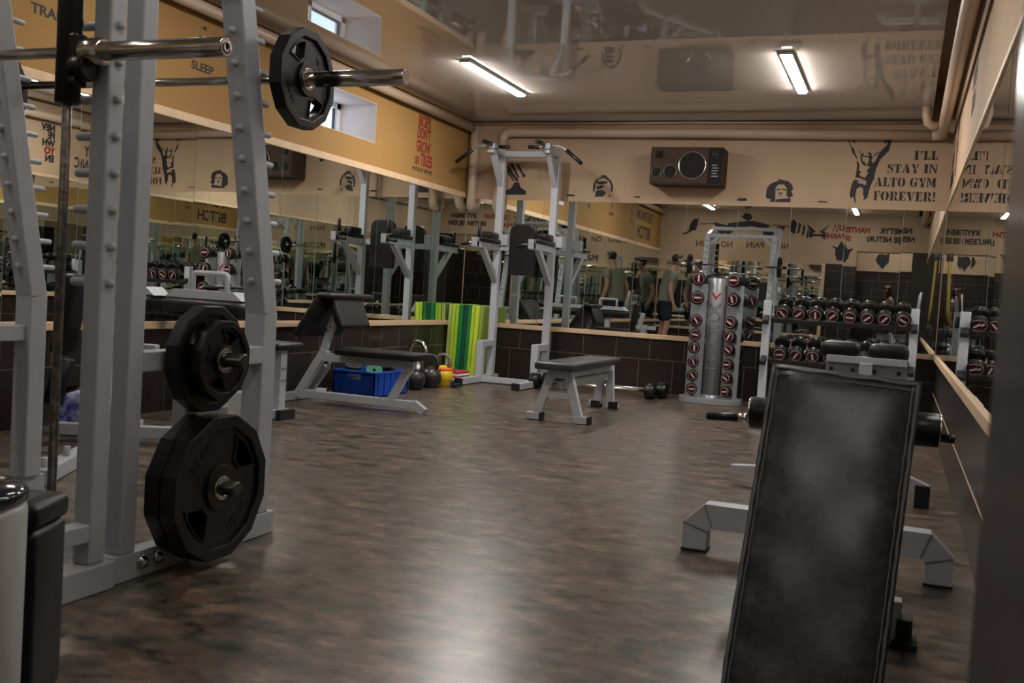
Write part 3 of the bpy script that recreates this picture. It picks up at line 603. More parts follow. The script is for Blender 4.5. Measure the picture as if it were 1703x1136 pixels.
# barbell resting on the rack pegs
BY, BZ = -6.885, 1.575
bb_ = thing('barbell', 'long chrome barbell resting across the pegs of the squat rack', 'barbell', (1.75, BY, BZ))
MB().cyl((.98, BY, BZ), (2.43, BY, BZ), .0145, seg=20).build('bar', 'chrome', bb_)
MB().cyl((2.395, BY, BZ), (2.425, BY, BZ), .036, bev=.004, seg=28).cyl((2.42, BY, BZ), (2.50, BY, BZ), .0235, seg=28).cyl((2.50, BY, BZ), (2.835, BY, BZ), .0262, bev=.002, seg=28).build('sleeve', 'chrome', bb_)
MB().cyl((1.08, BY, BZ), (1.05, BY, BZ), .036, bev=.004, seg=28).cyl((1.06, BY, BZ), (.66, BY, BZ), .0262, bev=.002, seg=28).build('sleeve', 'chrome', bb_)
plate((2.447, BY, BZ), .165, .046, 'black ten-kilo plate hanging high on the barbell sleeve', 2.15, '10 KG', hub=.0275)
plate((1.03, BY, BZ), .165, .046, 'black ten-kilo plate on the left end of the barbell on the rack pegs', 1.0, '10 KG', hub=.0275)

# ------------------------------------------------------------------ bins at the lower left
bn = thing('waste_bin', 'black plastic bin with a rounded lid at the lower left edge', 'bin', (2.66, -8.2, 0))
def rbox(lo, hi, bev): return MB().box(lo, hi, bev, 4)
RB = Matrix.Rotation(.38, 3, 'Z'); bc = Vector((2.658, -8.258, 0))
MB().obox(bc+Vector((0,0,.183)), (.245, .158, .366), RB, .018, 4).build('body', 'plastic', bn)
ld = MB().obox(bc+Vector((0,0,.392)), (.252, .162, .052), RB, .016, 4).build('lid', 'plastic', bn)
MB().obox(bc+Vector((-.005,0,.4185)), (.19, .115, .004), RB, .0015).build('flap', 'blacksteel', ld)
wb = thing('waste_bin', 'white round bin with a glossy dark domed lid at the lower left corner', 'bin', (2.727, -8.415, 0))
MB().lathe((2.727, -8.415, 0), (0,0,1), [(0,0),(0,.126),(.01,.130),(.425,.132),(.44,.128),(.441,0)], 48).build('body', 'whitepl', wb)
MB().lathe((2.727, -8.415, .441), (0,0,1), [(0,.126),(.004,.133),(.022,.133),(.032,.124),(.044,.09),(.050,.04),(.051,0)], 48).build('lid', 'glassblk', wb)

# ------------------------------------------------------------------ pull-up and dip tower
PT = thing('pull_up_tower', 'grey pull-up and dip tower with black back pad in front of the far mirror', 'gym machine', (.79, -.5, 0))
XL, XR, YU = .50, 1.08, -.30
def P(nm, b, m='steel', par=None): return b.build(nm, m, par or PT)
for sg, x in ((-1, XL), (1, XR)):
    P('upright', MB().box((x-.035, YU-.035, .06), (x+.035, YU+.035, 2.27), .005))
    P('foot', MB().box((x-.035, -1.06, .008), (x+.035, -.16, .068), .004))
    P('end_cap', MB().box((x-.036, -1.10, .006), (x+.036, -1.055, .07), .004), 'cap'); P('foot_pad', MB().cyl((x-.03, -1.06, 0), (x-.03, -1.06, .012), .022), 'whitepl')
    P('step_post', MB().box((x-.035, -.62, .06), (x+.035, -.55, .42), .005)); P('step_link', MB().box((x-.034, -.552, .355), (x+.034, YU-.03, .42), .004))
    P('dip_arm', MB().box((x-.03, -.90, 1.325), (x+.03, YU-.03, 1.39), .004)); P('brace', MB().beam((x, -.70, 1.34), (x, YU-.02, 1.02), .055, .055, (1,0,0)))
    g1 = P('dip_grip', MB().cyl((x-.02, -.875, 1.375), (x-.135, -.885, 1.352), .014, seg=14), 'chrome'); P('grip_sleeve', MB().cyl((x-.055, -.878, 1.368), (x-.14, -.886, 1.351), .019, bev=.004, seg=14), 'rubber', g1)
    P('grip_clamp', MB().box((x-.03, -.905, 1.33), (x+.03, -.845, 1.42), .005), 'silver')
    P('arm_rest', MB().box((x-.06, -.84, 1.392), (x+.06, -.36, 1.43), .012, 3), 'leather2'); P('elbow_pad', MB().box((x-.055, -.62, 1.43), (x+.055, -.40, 1.50), .02, 3), 'leather2')
    P('hand_grip', MB().cyl((x-.0, -.79, 1.39), (x-.0, -.80, 1.56), .018, bev=.005, seg=14), 'rubber')
    P('mount_box', MB().box((x+.036, YU-.05, 1.38), (x+.12, YU+.04, 1.49), .004))
    P('top_arm', MB().box((x-.034, -.64, 2.268), (x+.034, YU+.035, 2.33), .004)); P('top_brace', MB().beam((x, -.57, 2.29), (x, YU-.01, 1.98), .055, .055, (1,0,0)))
    P('handle_block', MB().box((x-.045, -.66, 2.30), (x+.045, -.58, 2.36), .006), 'silver')
    def handle(pts, c0, c1):
        h = P('pull_up_handle', MB().tube(pts, .013, 12), 'silver'); P('grip_sleeve', MB().cyl(c0, c1, .019, bev=.004, seg=14), 'rubber', h)
    o = -sg*-1
    handle([(x, -.62, 2.335), (x+sg*.12, -.62, 2.335), (x+sg*.18, -.62, 2.31), (x+sg*.36, -.64, 2.17)], (x+sg*.20, -.622, 2.295), (x+sg*.365, -.641, 2.166))
    handle([(x, -.62, 2.325), (x-sg*.19, -.62, 2.325)], (x-sg*.075, -.62, 2.325), (x-sg*.195, -.62, 2.325))
    handle([(x-sg*.02, -.60, 2.35), (x-sg*.02, -.86, 2.34)], (x-sg*.02, -.68, 2.348), (x-sg*.02, -.87, 2.34))
P('cross_beam', MB().box((XL+.034, -.60, .010), (XR-.034, -.54, .066), .004)); P('top_beam', MB().box((XL+.034, YU-.03, 2.27), (XR-.034, YU+.03, 2.33), .004))
P('cross_beam', MB().box((XL+.034, YU-.028, 1.33), (XR-.034, YU+.028, 1.39), .004))
b = MB(); b.mesh(curve_mesh([[(-.125,-.245),(.125,-.245),(.125,.17)]+[(.125*math.cos(a*PI/16)*1.0 if False else .055+.07*math.cos(a*PI/16), .17+.07*math.sin(a*PI/16)) for a in range(1,9)]+[(-.055-.07*math.sin(a*PI/16), .17+.07*math.cos(a*PI/16)) for a in range(0,9)]], .018, .012), Matrix.Translation((.795, -.365, 1.345)) @ Matrix.Rotation(PI/2, 4, 'X'))
P('back_pad', b, 'leather2')
P('pad_plate', MB().box((.70, -.342, 1.25), (.89, -.328, 1.45), .003), 'blacksteel')

# ------------------------------------------------------------------ flat bench
fb = thing('flat_bench', 'short grey flat bench with black padded seat in the middle of the floor', 'bench', (2.11, -2.4, 0))
def F(nm, b, m='steel', par=None): return b.build(nm, m, par or fb)
F('seat', MB().box((1.975, -3.10, .378), (2.265, -1.80, .432), .016, 3), 'leather')
F('seat_frame', MB().box((2.06, -2.98, .318), (2.18, -1.74, .376), .004)); F('spine', MB().box((2.095, -2.92, .235), (2.145, -1.74, .29), .004))
for ye, fx in ((-2.93, .16), (-1.72, .055)):
    for sg in (-1, 1):
        F('leg', MB().beam((2.12+sg*(.055 if fx > .1 else .03), ye, .375), (2.12+sg*fx, ye, .03), .062, .056, (0,1,0), .004))
        c = 2.12+sg*(fx+.02); F('foot', MB().box((c-.055, ye-.035, .004), (c+.05, ye+.035, .055), .004)); F('foot_cap', MB().box((c+.048 if fx > .1 else c-.03, ye-.037, .002), (c+.068 if fx > .1 else c+.05, ye+.037, .058), .003), 'cap')
    if fx > .1: F('gusset', MB().box((2.03, ye-.024, .17), (2.21, ye+.024, .215), .003)); F('top_plate', MB().box((2.03, ye-.03, .325), (2.21, ye+.03, .378), .003))

# ------------------------------------------------------------------ preacher curl bench
pb = thing('preacher_bench', 'grey preacher curl bench with black arm pads near the left wall', 'bench', (.7, -3.3, 0))
def B_(nm, b, m='steel', par=None): return b.build(nm, m, par or pb)
yb = -3.32
B_('base_beam', MB().box((.17, yb-.03, .028), (1.17, yb+.03, .085), .004)); B_('front_foot', MB().beam((1.155, yb, .068), (1.245, yb, -.002+.016), .058, .05, (0,1,0), .004))
B_('rear_foot', MB().box((.11, yb-.36, .004), (.18, yb+.42, .062), .004))
for y_ in (yb-.36, yb+.42): B_('foot_cap', MB().box((.106, y_-.012, .002), (.184, y_+.012, .066), .003), 'cap')
B_('post', MB().beam((.20, yb, .07), (.405, yb, .40), .058, .062, (0,1,0))); B_('pad_post', MB().beam((.375, yb, .352), (.50, yb, .74), .05, .05, (0,1,0)))
B_('adjuster_knob', MB().cyl((.44, yb-.06, .57), (.44, yb-.02, .57), .018, bev=.004), 'chrome')
B_('seat_beam', MB().box((.36, yb-.028, .315), (1.15, yb+.028, .375), .004)); B_('seat_leg', MB().beam((1.11, yb, .33), (.97, yb, .075), .052, .055, (0,1,0)))
B_('seat', MB().box((.56, yb-.15, .378), (1.22, yb+.15, .43), .014, 3), 'leather2')
ya, yz = yb-.22, yb+.40
def padslab(p, q, th, nm):
    p, q = Vector(p), Vector(q); d = (q-p); Ld = d.length; d.normalize(); y = Vector((0,1,0)); n = d.cross(y)
    return B_(nm, MB().obox((p+q)/2, (Ld, yz-ya, th), Matrix((d, y, n)).transposed(), .015, 3), 'leather2')
ym = (ya+yz)/2
padslab((.455, ym, .79), (.27, ym, .50), .055, 'arm_pad'); ya, yz = yb-.15, yb+.27; padslab((.505, (ya+yz)/2, .80), (.60, (ya+yz)/2, .575), .055, 'arm_pad'); ya, yz = yb-.22, yb+.40
B_('ridge_pad', MB().box((.44, ya-.015, .78), (.56, yz+.01, .825), .022, 3), 'leather2')
B_('rear_strut', MB().beam((.10, yb+.30, .05), (.24, yb+.30, .25), .05, .05, (0,1,0)).cyl((.24, yb+.30, .22), (.27, yb+.30, .30), .013), 'silver')

# ------------------------------------------------------------------ crate with accessories, kettlebells, mats
cr = thing('plastic_crate', 'blue plastic crate of weights on the floor under the preacher bench', 'crate', (.36, -2.38, 0))
cx0, cx1, cy0, cy1, cz = .12, .50, -2.72, -2.16, .20
b = MB(); w_ = .010
b.box((cx0,cy0,0), (cx1,cy1,.01)).box((cx0,cy0,0), (cx0+w_,cy1,cz)).box((cx1-w_,cy0,0), (cx1,cy1,cz)).box((cx0,cy0,0), (cx1,cy0+w_,.135)).box((cx0,cy1-w_,0), (cx1,cy1,.135))
for y_ in (cy0, cy1-w_): b.box((cx0,y_,.135), (cx0+.13,y_+w_,cz)).box((cx1-.13,y_,.135), (cx1,y_+w_,cz)).box((cx0,y_,.175), (cx1,y_+w_,cz))
b.build('body', 'blue', cr)
MB().box((cx0-.008,cy0-.008,cz-.014), (cx1+.008,cy0+.012,cz+.004), .003).box((cx0-.008,cy1-.012,cz-.014), (cx1+.008,cy1+.008,cz+.004), .003).box((cx0-.008,cy0,cz-.014), (cx0+.012,cy1,cz+.004), .003).box((cx1-.012,cy0,cz-.014), (cx1+.008,cy1,cz+.004), .003).build('rim', 'blue', cr)
for k in range(4): MB().box((cx0+.06+k*.1-.004, cy0-.007, .005), (cx0+.06+k*.1+.004, cy0, .19)).build('rib', 'blue', cr)
for k in range(6): MB().box((cx1, cy0+.06+k*.105-.004, .005), (cx1+.007, cy0+.06+k*.105+.004, .19)).build('rib', 'blue', cr)
def small_disc(loc, ax, r, t, m, label):
    o = MB().lathe(Vector(loc)-Vector(ax).normalized()*t/2, ax, [(0,.014),(0,r*.9),(t*.15,r),(t*.85,r),(t,r*.9),(t,.014),(0,.014)], 28).build('weight_disc', m); return base_at(tag(o, label, 'weight plate'), loc)
small_disc((.23, -2.60, .225), (.1,-.1,1), .075, .03, 'iron', 'small black disc lying on top of the blue crate contents, at its left')
small_disc((.39, -2.54, .20), (.5,-.7,.6), .07, .028, 'green', 'small green disc leaning in the blue crate')
small_disc((.38, -2.27, .20), (0,.3,1), .075, .03, 'iron', 'small black disc at the back of the blue crate')
hd = thing('pulley_attachment', 'black pulley attachment with chrome ends lying in the blue crate', 'attachment', (.42, -2.36, .2))
MB().cyl((.41,-2.45,.215), (.44,-2.29,.245), .016).build('grip', 'rubber', hd); MB().lathe((.41,-2.46,.213), (0,-1,-.1), [(0,0),(0,.018),(.02,.018),(.024,0)], 14).build('end', 'chrome', hd); MB().lathe((.44,-2.285,.246), (0,1,.1), [(0,0),(0,.018),(.02,.018),(.024,0)], 14).build('end', 'chrome', hd)
b = MB().box((.14,-2.69,.012), (.48,-2.19,.14), .02); base_at(tag(b.build('folded_cloth', 'navy'), 'dark folded cloth under the discs inside the blue crate', 'cloth'), (.35,-2.4,.012))

def kettlebell(x, y, r, label, mb, mh, zb=0.0, hw=1.0, hh=1.0, band=None):
    k = thing('kettlebell', label, 'kettlebell', (x, y, zb))
    prof = [(0,0),(0,r*.62),(.008,r*.72)]+[(r*(1-math.cos(a))*.97, r*math.sin(a)) for a in [PI*(.30+.62*i/12) for i in range(13)]]+[(r*1.955,0)]
    MB().lathe((x,y,zb), (0,0,1), prof, 32).build('body', mb, k)
    H0 = zb+r*1.75; w = r*.62*hw; h = r*1.15*hh
    pts = [(x-w*.8, y, H0-.02), (x-w*1.05, y, H0+h*.35), (x-w*.98, y, H0+h*.72), (x-w*.6, y, H0+h*.97), (x, y, H0+h*1.03), (x+w*.6, y, H0+h*.97), (x+w*.98, y, H0+h*.72), (x+w*1.05, y, H0+h*.35), (x+w*.8, y, H0-.02)]
    MB().tube(pts, r*.17, 14).build('handle', mh, k)
    if band: MB().lathe((x,y,zb+r*1.50), (0,0,1), [(0,r*.90),(.004,r*.905),(.02,r*.86),(.028,r*.78)], 28).build('colour_band', band, k)
    return k
kettlebell(.40, -1.80, .093, 'black iron kettlebell nearest the blue crate, with a reddish handle', 'iron', mat('rusty_handle', (.08,.03,.022), .5))
kettlebell(.415, -1.52, .10, 'black iron kettlebell in the middle of the row, beside the yellow one', 'iron', 'iron')
k3 = kettlebell(.415, -1.26, .10, 'yellow kettlebell with black scribbles and an orange collar', 'yellow', mat('grey_handle', (.16,.13,.11), .4), band='orange')
sc_ = MB()
for i in range(9):
    a = -1.9+.16*(i % 3)+.1*(i//3); z = .07+.035*(i//3); p0 = Vector((.415+.1*math.cos(a)*math.sqrt(max(0,1-((z-.1)/.1)**2)), -1.26+.1*math.sin(a)*math.sqrt(max(0,1-((z-.1)/.1)**2)), z))
    sc_.beam(p0, p0+Vector((random.uniform(-.008,.01), 0, random.uniform(.015,.028))), .006, .006, bev=0)
sc_.build('scribble', 'ink', k3)
kettlebell(.22, -1.42, .115, 'large steel kettlebell with a wide chrome handle at the back of the row', 'silver', 'chrome', hw=1.15, hh=1.5)
base_at(tag(MB().box((.52,-1.30,0), (.57,-1.18,.03), .006).build('shoe_sole', 'blacksteel'), 'small dark object on the floor beside the yellow kettlebell', 'item'), (.545,-1.24,0))

mats = [('mat_pale',.040,'pale green'),('mat_lime',.036,'yellow-green'),('mat_lime',.034,'lime'),('mat_green',.048,'mid green'),('mat_dark',.044,'dark green'),('mat_green',.040,'mid green'),('mat_lime',.034,'lime'),('mat_bright',.042,'bright lime'),('mat_shade',.03,'added shade-toned olive')]  # last mat is added; its olive paints the bright mat's broad face in shade
pos_ = ['against the left wall, first of the upright mats','second from the left wall','third from the left wall','left of the darkest mat','the darkest of the upright mats','right of the darkest mat','third from the right end of the row','second from the right end of the row','last on the right, with its broad face showing']
x = .022; lean = .022
for i, ((m_, t_, cn), ps) in enumerate(zip(mats, pos_)):
    o = MB().obox((0,0,.378), (t_-.003, .30+.008*((i*3)%4), .755-.006*((i*5)%3)), None, .005).build('foam_mat', m_)
    o.location = (x+t_/2-.012, -.215+.006*((i*7)%3)+.02*(i == 8), .003); o.rotation_euler = (0, lean+.0022*i, 0)
    tag(o, '%s foam mat standing on edge, %s' % (cn, ps), 'mat', 'foam mats standing in the far left corner'); x += t_+.0015
for i, (m_, z, lab) in enumerate((('towel_b', 0.0, 'bottom'), ('towel_w', .028, 'second'), ('towel_r', .048, 'third'), ('towel_w', .068, 'fourth'), ('towel_r', .088, 'topmost'))):
    b = MB(); b.box((.16-.006*i, -.98+.02*i, z), (.42+.012*(i%2), -.66, z+(.027 if i in (0, 4) else .019)), .008, 3)
    base_at(tag(b.build('folded_towel', m_), '%s %s folded cloth of the pile behind the tower foot' % ({'towel_r':'red','towel_w':'white','towel_b':'blue'}[m_], lab), 'towel', 'pile of folded cloths in the corner'), (.29,-.82,z))

# ------------------------------------------------------------------ dumbbells
def emblem(r): return [(-r*.48,-r*.11),(r*.48,-r*.11),(r*.48,r*.11),(-r*.48,r*.11)]
def make_dumbbell(R, name='dumbbell', Lh=.075, Lg=.125):
    """round rubber dumbbell lying along y, front face towards -y, centre at the origin"""
    root = bpy.data.objects.new(name, None); COL.objects.link(root); root['_o'] = (0,0,0); root.empty_display_size = .1
    for sg in (-1, 1):
        y0 = sg*(Lg/2)
        h = MB().lathe((0,y0,0), (0,sg,0), [(0,0),(0,R*.70),(.006,R*.93),(.018,R),(Lh-.016,R),(Lh-.005,R*.93),(Lh,R*.80),(Lh-.002,R*.74),(Lh-.002,0)], 36).build('head', 'rubber', root)
        yf = y0+sg*(Lh-.002)
        d_ = MB().lathe((0,yf,0), (0,sg,0), [(0,R*.72),(.003,R*.70),(.004,R*.60),(.006,0)], 32).build('end_disc', 'red', h)
    # outer ring and white name bar on the front head (both ends alike)
        ring = MB().lathe((0,yf,0), (0,sg,0), [(.001,R*.745),(.005,R*.73),(.0055,R*.695),(.002,R*.685)], 36).build('ring', 'ring', h)
        nb = MB().prism(emblem(R), (0, yf+sg*.0075, 0), (1,0,0), (0,0,1), .0012); nb.build('name_bar', 'bar_label', h)
    MB().cyl((0,-Lg/2-.002,0), (0,Lg/2+.002,0), .015, seg=18).build('grip', 'chrome', root)
    return root
def spin(root, a):
    for h in root.children:
        if h.name.startswith('head'): h.rotation_euler = (0, a, 0)
used = {}
def dumbbell(R, loc, rz, tilt, roll_, label, group):
    R = round(R, 4)
    if R not in used: o = make_dumbbell(R); used[R] = o
    else: o = dup(used[R])
    o.location = loc; o.rotation_euler = (tilt, 0, rz); spin(o, roll_); return tag(o, label, 'dumbbell', group)
ordn = ['top', 'second', 'third', 'fourth', 'fifth', 'sixth', 'seventh', 'bottom']
# tower
tw = thing('dumbbell_tower', 'grey upright dumbbell stand with a red chevron before the far mirror', 'dumbbell stand', (2.775, -.42, 0))
tcx, tcy, tr = 2.772, -.40, .084
MB().lathe((tcx,tcy,.03), (0,0,1), [(0,0),(0,tr),(1.125,tr),(1.13,tr*.96),(1.13,0)], 40).build('column', 'silver', tw)
cp_ = MB().lathe((tcx,tcy,1.16), (0,0,1), [(0,tr*.98),(.006,tr*1.0),(.012,tr*.9),(.013,0)], 40).build('column_cap', 'blacksteel', tw)
b = MB(); b.mesh(curve_mesh([[(.285*math.cos(t*2*PI/40), .20*math.sin(t*2*PI/40)) for t in range(40)]], .024, .004), Matrix.Translation((tcx, tcy-.02, .029))); b.build('base', 'silver', tw)
b = MB().lathe((tcx,tcy,.05), (0,0,1), [(0,tr+.02),(.02,tr+.012),(.03,tr)], 40); b.build('collar', 'silver', tw)
for sg in (-1, 1):
    MB().box((tcx+sg*.165-.075, tcy-.035, .05), (tcx+sg*.165+.075, tcy-.005, 1.10), .004).build('wing', 'silver', tw)
    zs = [1.145,.969,.759,.629,.51,.378,.252,.13]
    for k, z in enumerate(zs):
        R = .066-.014*min(1, k/5.0) if k > 1 else .066-.002*k
        xh = tcx+sg*(.158-.0006*k); ax = Vector((sg*math.sin(.22), math.cos(.22), 0)); half = .1375-.02*(k > 1)
        c = Vector((xh, tcy-.165, z)) + ax*half
        dumbbell(R, c, -sg*.22, 0, [1.57,0,.95,.15,1.57,1.2,.9,.0,0,1.25,.55,-1.1,.7,.0,.6,-.1][k+(8 if sg > 0 else 0)], '%s dumbbell on the %s side of the upright stand' % (ordn[k], 'left' if sg < 0 else 'right'), 'dumbbells on the upright stand')
        cr_ = MB(); pm = c - ax*.0
        cr_.box((min(tcx+sg*.09, pm.x-.02), tcy-.03, z-.047), (max(tcx+sg*.09, pm.x+.02), tcy-.01, z-.019), .003); cr_.box((pm.x-.022, min(pm.y-.02, tcy-.03), z-.05), (pm.x+.022, max(pm.y+.02, tcy-.01), z-.017), .003)
        cr_.build('cradle', 'blacksteel', tw)
def on_column(me, z, tilt_r=PI/2):
    """wrap flat lettering round the front of the column"""
    for v in me.vertices:
        u, w, d = v.co.x, v.co.y, v.co.z; a = u/tr; rad = tr+.0006+max(0, d)
        v.co = Vector((tcx+rad*math.sin(a), tcy-rad*math.cos(a), z+w))
    return me
def text_col(bold):
    me = text_mesh('TOORX', .17, 1.0, bold, th=.0004); me.transform(Matrix.Rotation(PI/2, 4, 'Z') @ Matrix.Diagonal((1.08,.88,1,1)))
    b2 = bmesh.new(); b2.from_mesh(me); bmesh.ops.subdivide_edges(b2, edges=[e for e in b2.edges if e.calc_length() > .03], cuts=4); bmesh.ops.triangulate(b2, faces=b2.faces[:]); b2.to_mesh(me); b2.free(); return on_column(me, .60)
MB().mesh(text_col(.002), Matrix()).build('lettering', 'blacksteel', tw, recalc=False)
m2 = text_col(-.0024)
for v in m2.vertices: v.co.y -= .0006
MB().mesh(m2, Matrix()).build('letter_fill', 'silver', tw, recalc=False)
cv = [(-.048,.06),(-.030,.06),(0,.022),(.030,.06),(.048,.06),(0,-.012)]
me = curve_mesh([cv], .0006); b2 = bmesh.new(); b2.from_mesh(me); bmesh.ops.subdivide_edges(b2, edges=b2.edges[:], cuts=3); b2.to_mesh(me); b2.free()
MB().mesh(on_column(me, .965), Matrix()).build('chevron', mat('red_chevron', (.30,.02,.015), .4), tw, recalc=False)

# rack on the right
rk = thing('dumbbell_rack', 'grey two-tier dumbbell rack with black shelves at the right end of the far wall', 'dumbbell rack', (3.87, -.5, 0))
for x0, x1 in ((3.20, 3.272), (4.446, 4.516)):
    MB().box((x0, -.47, .05), (x1, -.40, .985), .004).build('post', 'steel', rk); MB().box((x0+.002, -.78, .004), (x1-.002, -.14, .062), .004).build('foot', 'steel', rk)
    for y_ in (-.785, -.155): MB().box((x0, y_, .002), (x1, y_+.02, .066), .003).build('end_cap', 'cap', rk)
    for z_ in (.487, .855): MB().beam(((x0+x1)/2, -.57, z_-.07), ((x0+x1)/2, -.26, z_+.07), .04, .05, (1,0,0)).build('shelf_arm', 'blacksteel', rk)
MB().cyl((4.50, -.435, .97), (4.515, -.43, 1.13), .011, bev=.004).build('handle_rod', 'silver', rk)
th_ = .42
zc_ = {0: .930, 1: .562}
for j in (0, 1):
    z = zc_[j]; ct = Vector((3.865, -.44, z+.0)); n_ = Vector((0, -math.sin(th_), math.cos(th_))); d_ = Vector((0, math.cos(th_), math.sin(th_)))
    rot = Matrix((Vector((1,0,0)), d_, n_)).transposed()
    for off in (-.09, .09):
        MB().obox(Vector((3.865, -.42, z)) + d_*off - n_*.079, (1.172, .07, .018), rot, .003).build('shelf_rail', 'blacksteel', rk)
    MB().obox(Vector((3.865, -.42, z)) + d_*(-.145) - n_*.070, (1.172, .012, .045), rot, .003).build('shelf_lip', 'blacksteel', rk)
    rl = [[.9,-.75,1.57,-.75,.1,-.7,-.85,.55],[-.08,-1.0,1.4,.4,.2,.7,1.2,.3]][j]
    for k in range(8):
        R = .0675; x = 3.378+.1435*k
        c = Vector((x, -.42, z))
        nm = ['leftmost','second from the left','third from the left','fourth from the left','fourth from the right','third from the right','second from the right','rightmost'][k]
        dumbbell(R, c, random.uniform(-.03,.03), th_, rl[k], '%s dumbbell on the %s shelf of the rack' % (nm, ('upper', 'lower')[j]), 'dumbbells on the two-tier rack')

# fixed barbells lying along the far wall
for i, (y, z) in enumerate(((-.62, .075), (-.44, .075))):
    bar = thing('fixed_barbell', ('short chrome barbell with black weights lying on the floor, the nearer of two', 'short chrome barbell with black weights lying on the floor, nearer the tiles')[i], 'barbell', (1.65+.06*i, y, 0), 'short barbells on the floor by the far wall')
    xo = .07*i
    MB().cyl((1.12+xo, y, z), (2.22+xo, y, z), .014, seg=16).build('bar', 'chrome', bar)
    for xx in (1.06+xo, 2.20+xo): MB().lathe((xx, y, z), (1,0,0), [(0,0),(0,.062),(.01,.074),(.085,.074),(.095,.062),(.095,0)], 32).build('head', 'rubber', bar)

# ------------------------------------------------------------------ incline bench in front at the right
ib = thing('incline_bench', 'large black-padded incline bench standing in the right foreground', 'bench', (4.24, -6.9, 0))
def I(nm, b, m='steel', par=None): return b.build(nm, m, par or ib)
pt, pb_ = Vector((4.276, -7.50, .772)), Vector((4.238, -7.735, .02))
d_ = (pt-pb_); Lp = d_.length; d_.normalize(); xw = Vector((1,0,0)); xw = (xw - d_*xw.dot(d_)).normalized(); n_ = xw.cross(d_)
Rm = Matrix((xw, d_, n_)).transposed()
bp = bmesh.new(); bmesh.ops.create_grid(bp, x_segments=14, y_segments=36, size=.5)
wp = .312
for v in bp.verts:
    u, w = v.co.x*2, v.co.y*2
    edge = max(abs(u)**5, abs(w)**26); v.co = Vector((v.co.x*wp, v.co.y*Lp, .030*(1-.72*edge)+.0035*math.sin(w*23+u*3)*abs(u)**3+.0018*math.sin(w*11+1.3)*math.sin(u*4)))
bm_ = bp.copy(); bp.free()
ex = bmesh.ops.extrude_face_region(bm_, geom=bm_.faces[:]); vv = [e for e in ex['geom'] if isinstance(e, bmesh.types.BMVert)]
for v in vv: v.co.z = -.035
b = MB(); b.merge(bm_, Matrix.Translation((pt+pb_)/2) @ Rm.to_4x4(), smooth=True); pad = I('backrest', b, 'leather')
mid = (pt+pb_)/2
def onpad(u, w, h): return mid + xw*(u*wp/2) + d_*(w*Lp/2) + n_*h
def wob(i): return .0012*math.sin(i*1.7)
for sg in (-1, 1):
    pts = [onpad(sg*(.955+wob(i)*4), -1+.025+1.95*i/44, .019+wob(i+3)) for i in range(45)]; MB().tube(pts, .0034, 8).build('piping', 'seam', pad)
    pts = [onpad(sg*(.895+wob(i+5)*4), -1+.025+1.93*i/44, .0255) for i in range(45)]; MB().tube(pts, .0016, 6).build('stitching', 'seam', pad)
MB().tube([onpad(-.955+1.91*i/20, .972+.004*math.sin(i), .019) for i in range(21)], .0034, 8).build('piping', 'seam', pad)
MB().tube([onpad(-.93+1.86*i/20, .935, .0255) for i in range(21)], .0016, 6).build('stitching', 'seam', pad)
def arch(y, x0, x1, zt, w, th, capx=None):
    b = MB(); ch = .075
    out = [(x0,0),(x0,.105),(x0+ch,zt),(x1-ch,zt),(x1,.105),(x1,0),(x1-th,0),(x1-th,.075),(x1-th-.02,zt-th),(x0+th+.02,zt-th),(x0+th,.075),(x0,0)][:-1]+[(x0+th,0)]
    b.prism(out, (0, y+w/2, 0), (1,0,0), (0,0,1), w)
    return b
I('rear_foot', arch(-6.1, 3.688, 4.603, .178, .085, .088))
for x_ in (3.688, 4.603-.088): I('foot_cap', MB().box((x_-.003, -6.145, 0), (x_+.091, -6.055, .010), .003), 'cap')
for sx_ in (1, -1):
    c_ = 4.1455+sx_*.4575
    I('weld_seam', MB().beam((c_-sx_*.075, -6.1445, .175), (c_-sx_*.105, -6.1445, .095), .004, .004, bev=0).beam((c_-sx_*.003, -6.1445, .104), (c_-sx_*.09, -6.1445, .078), .004, .004, bev=0), 'steel_d')
I('spine', MB().beam((4.22, -6.06, .14), (4.25, -7.62, .14), .07, .07)); I('support', MB().beam((4.235, -6.95, .16), (4.26, -7.45, .60), .05, .06))
I('seat', MB().box((4.12, -7.30, .40), (4.36, -6.85, .45), .015, 3), 'leather'); I('seat_post', MB().box((4.21, -7.12, .16), (4.27, -7.02, .40), .004))
I('front_foot', MB().box((4.14, -6.88, .008), (4.43, -6.81, .075), .004)); I('foot_link', MB().box((4.225, -6.87, .07), (4.275, -6.82, .12), .003)); I('foot_post', MB().box((4.405, -6.875, .06), (4.44, -6.82, .125), .003))
for x_ in (4.115, 4.43): I('foot_cap', MB().box((x_, -6.885, 0), (x_+.04, -6.805, .08), .003).box((x_-.01, -6.90, 0), (x_+.055, -6.79, .022), .003), 'cap')
I('roller_post', MB().box((4.19, -6.13, .17), (4.25, -6.07, .55), .004)); I('roller_axle', MB().cyl((3.74, -6.1, .498), (3.93, -6.1, .505), .012).cyl((3.9, -6.1, .522), (4.53, -6.1, .53), .014).cyl((3.853, -6.1, .501), (3.90, -6.1, .505), .0165), 'chrome')
for x0, x1 in ((3.895, 4.12), (4.32, 4.53)):
    ro = I('foam_roller', MB().lathe((x0, -6.1, .525), (1,0,0), [(0,.02),(0,.05),(.006,.058),(x1-x0-.006,.058),(x1-x0,.05),(x1-x0,.02)], 32), 'rubber')
    I('rim', MB().lathe((x0-.003 if x0 < 4 else x1-.003, -6.1, .525), (1,0,0), [(0,.052),(.0,.056),(.006,.056),(.006,.052)], 32), 'chrome', ro)
I('grip', MB().cyl((3.738, -6.1, .497), (3.855, -6.1, .501), .0155, bev=.004), 'rubber'); I('grip', MB().cyl((4.53, -6.1, .502), (4.578, -6.1, .501), .0155, bev=.004), 'rubber')

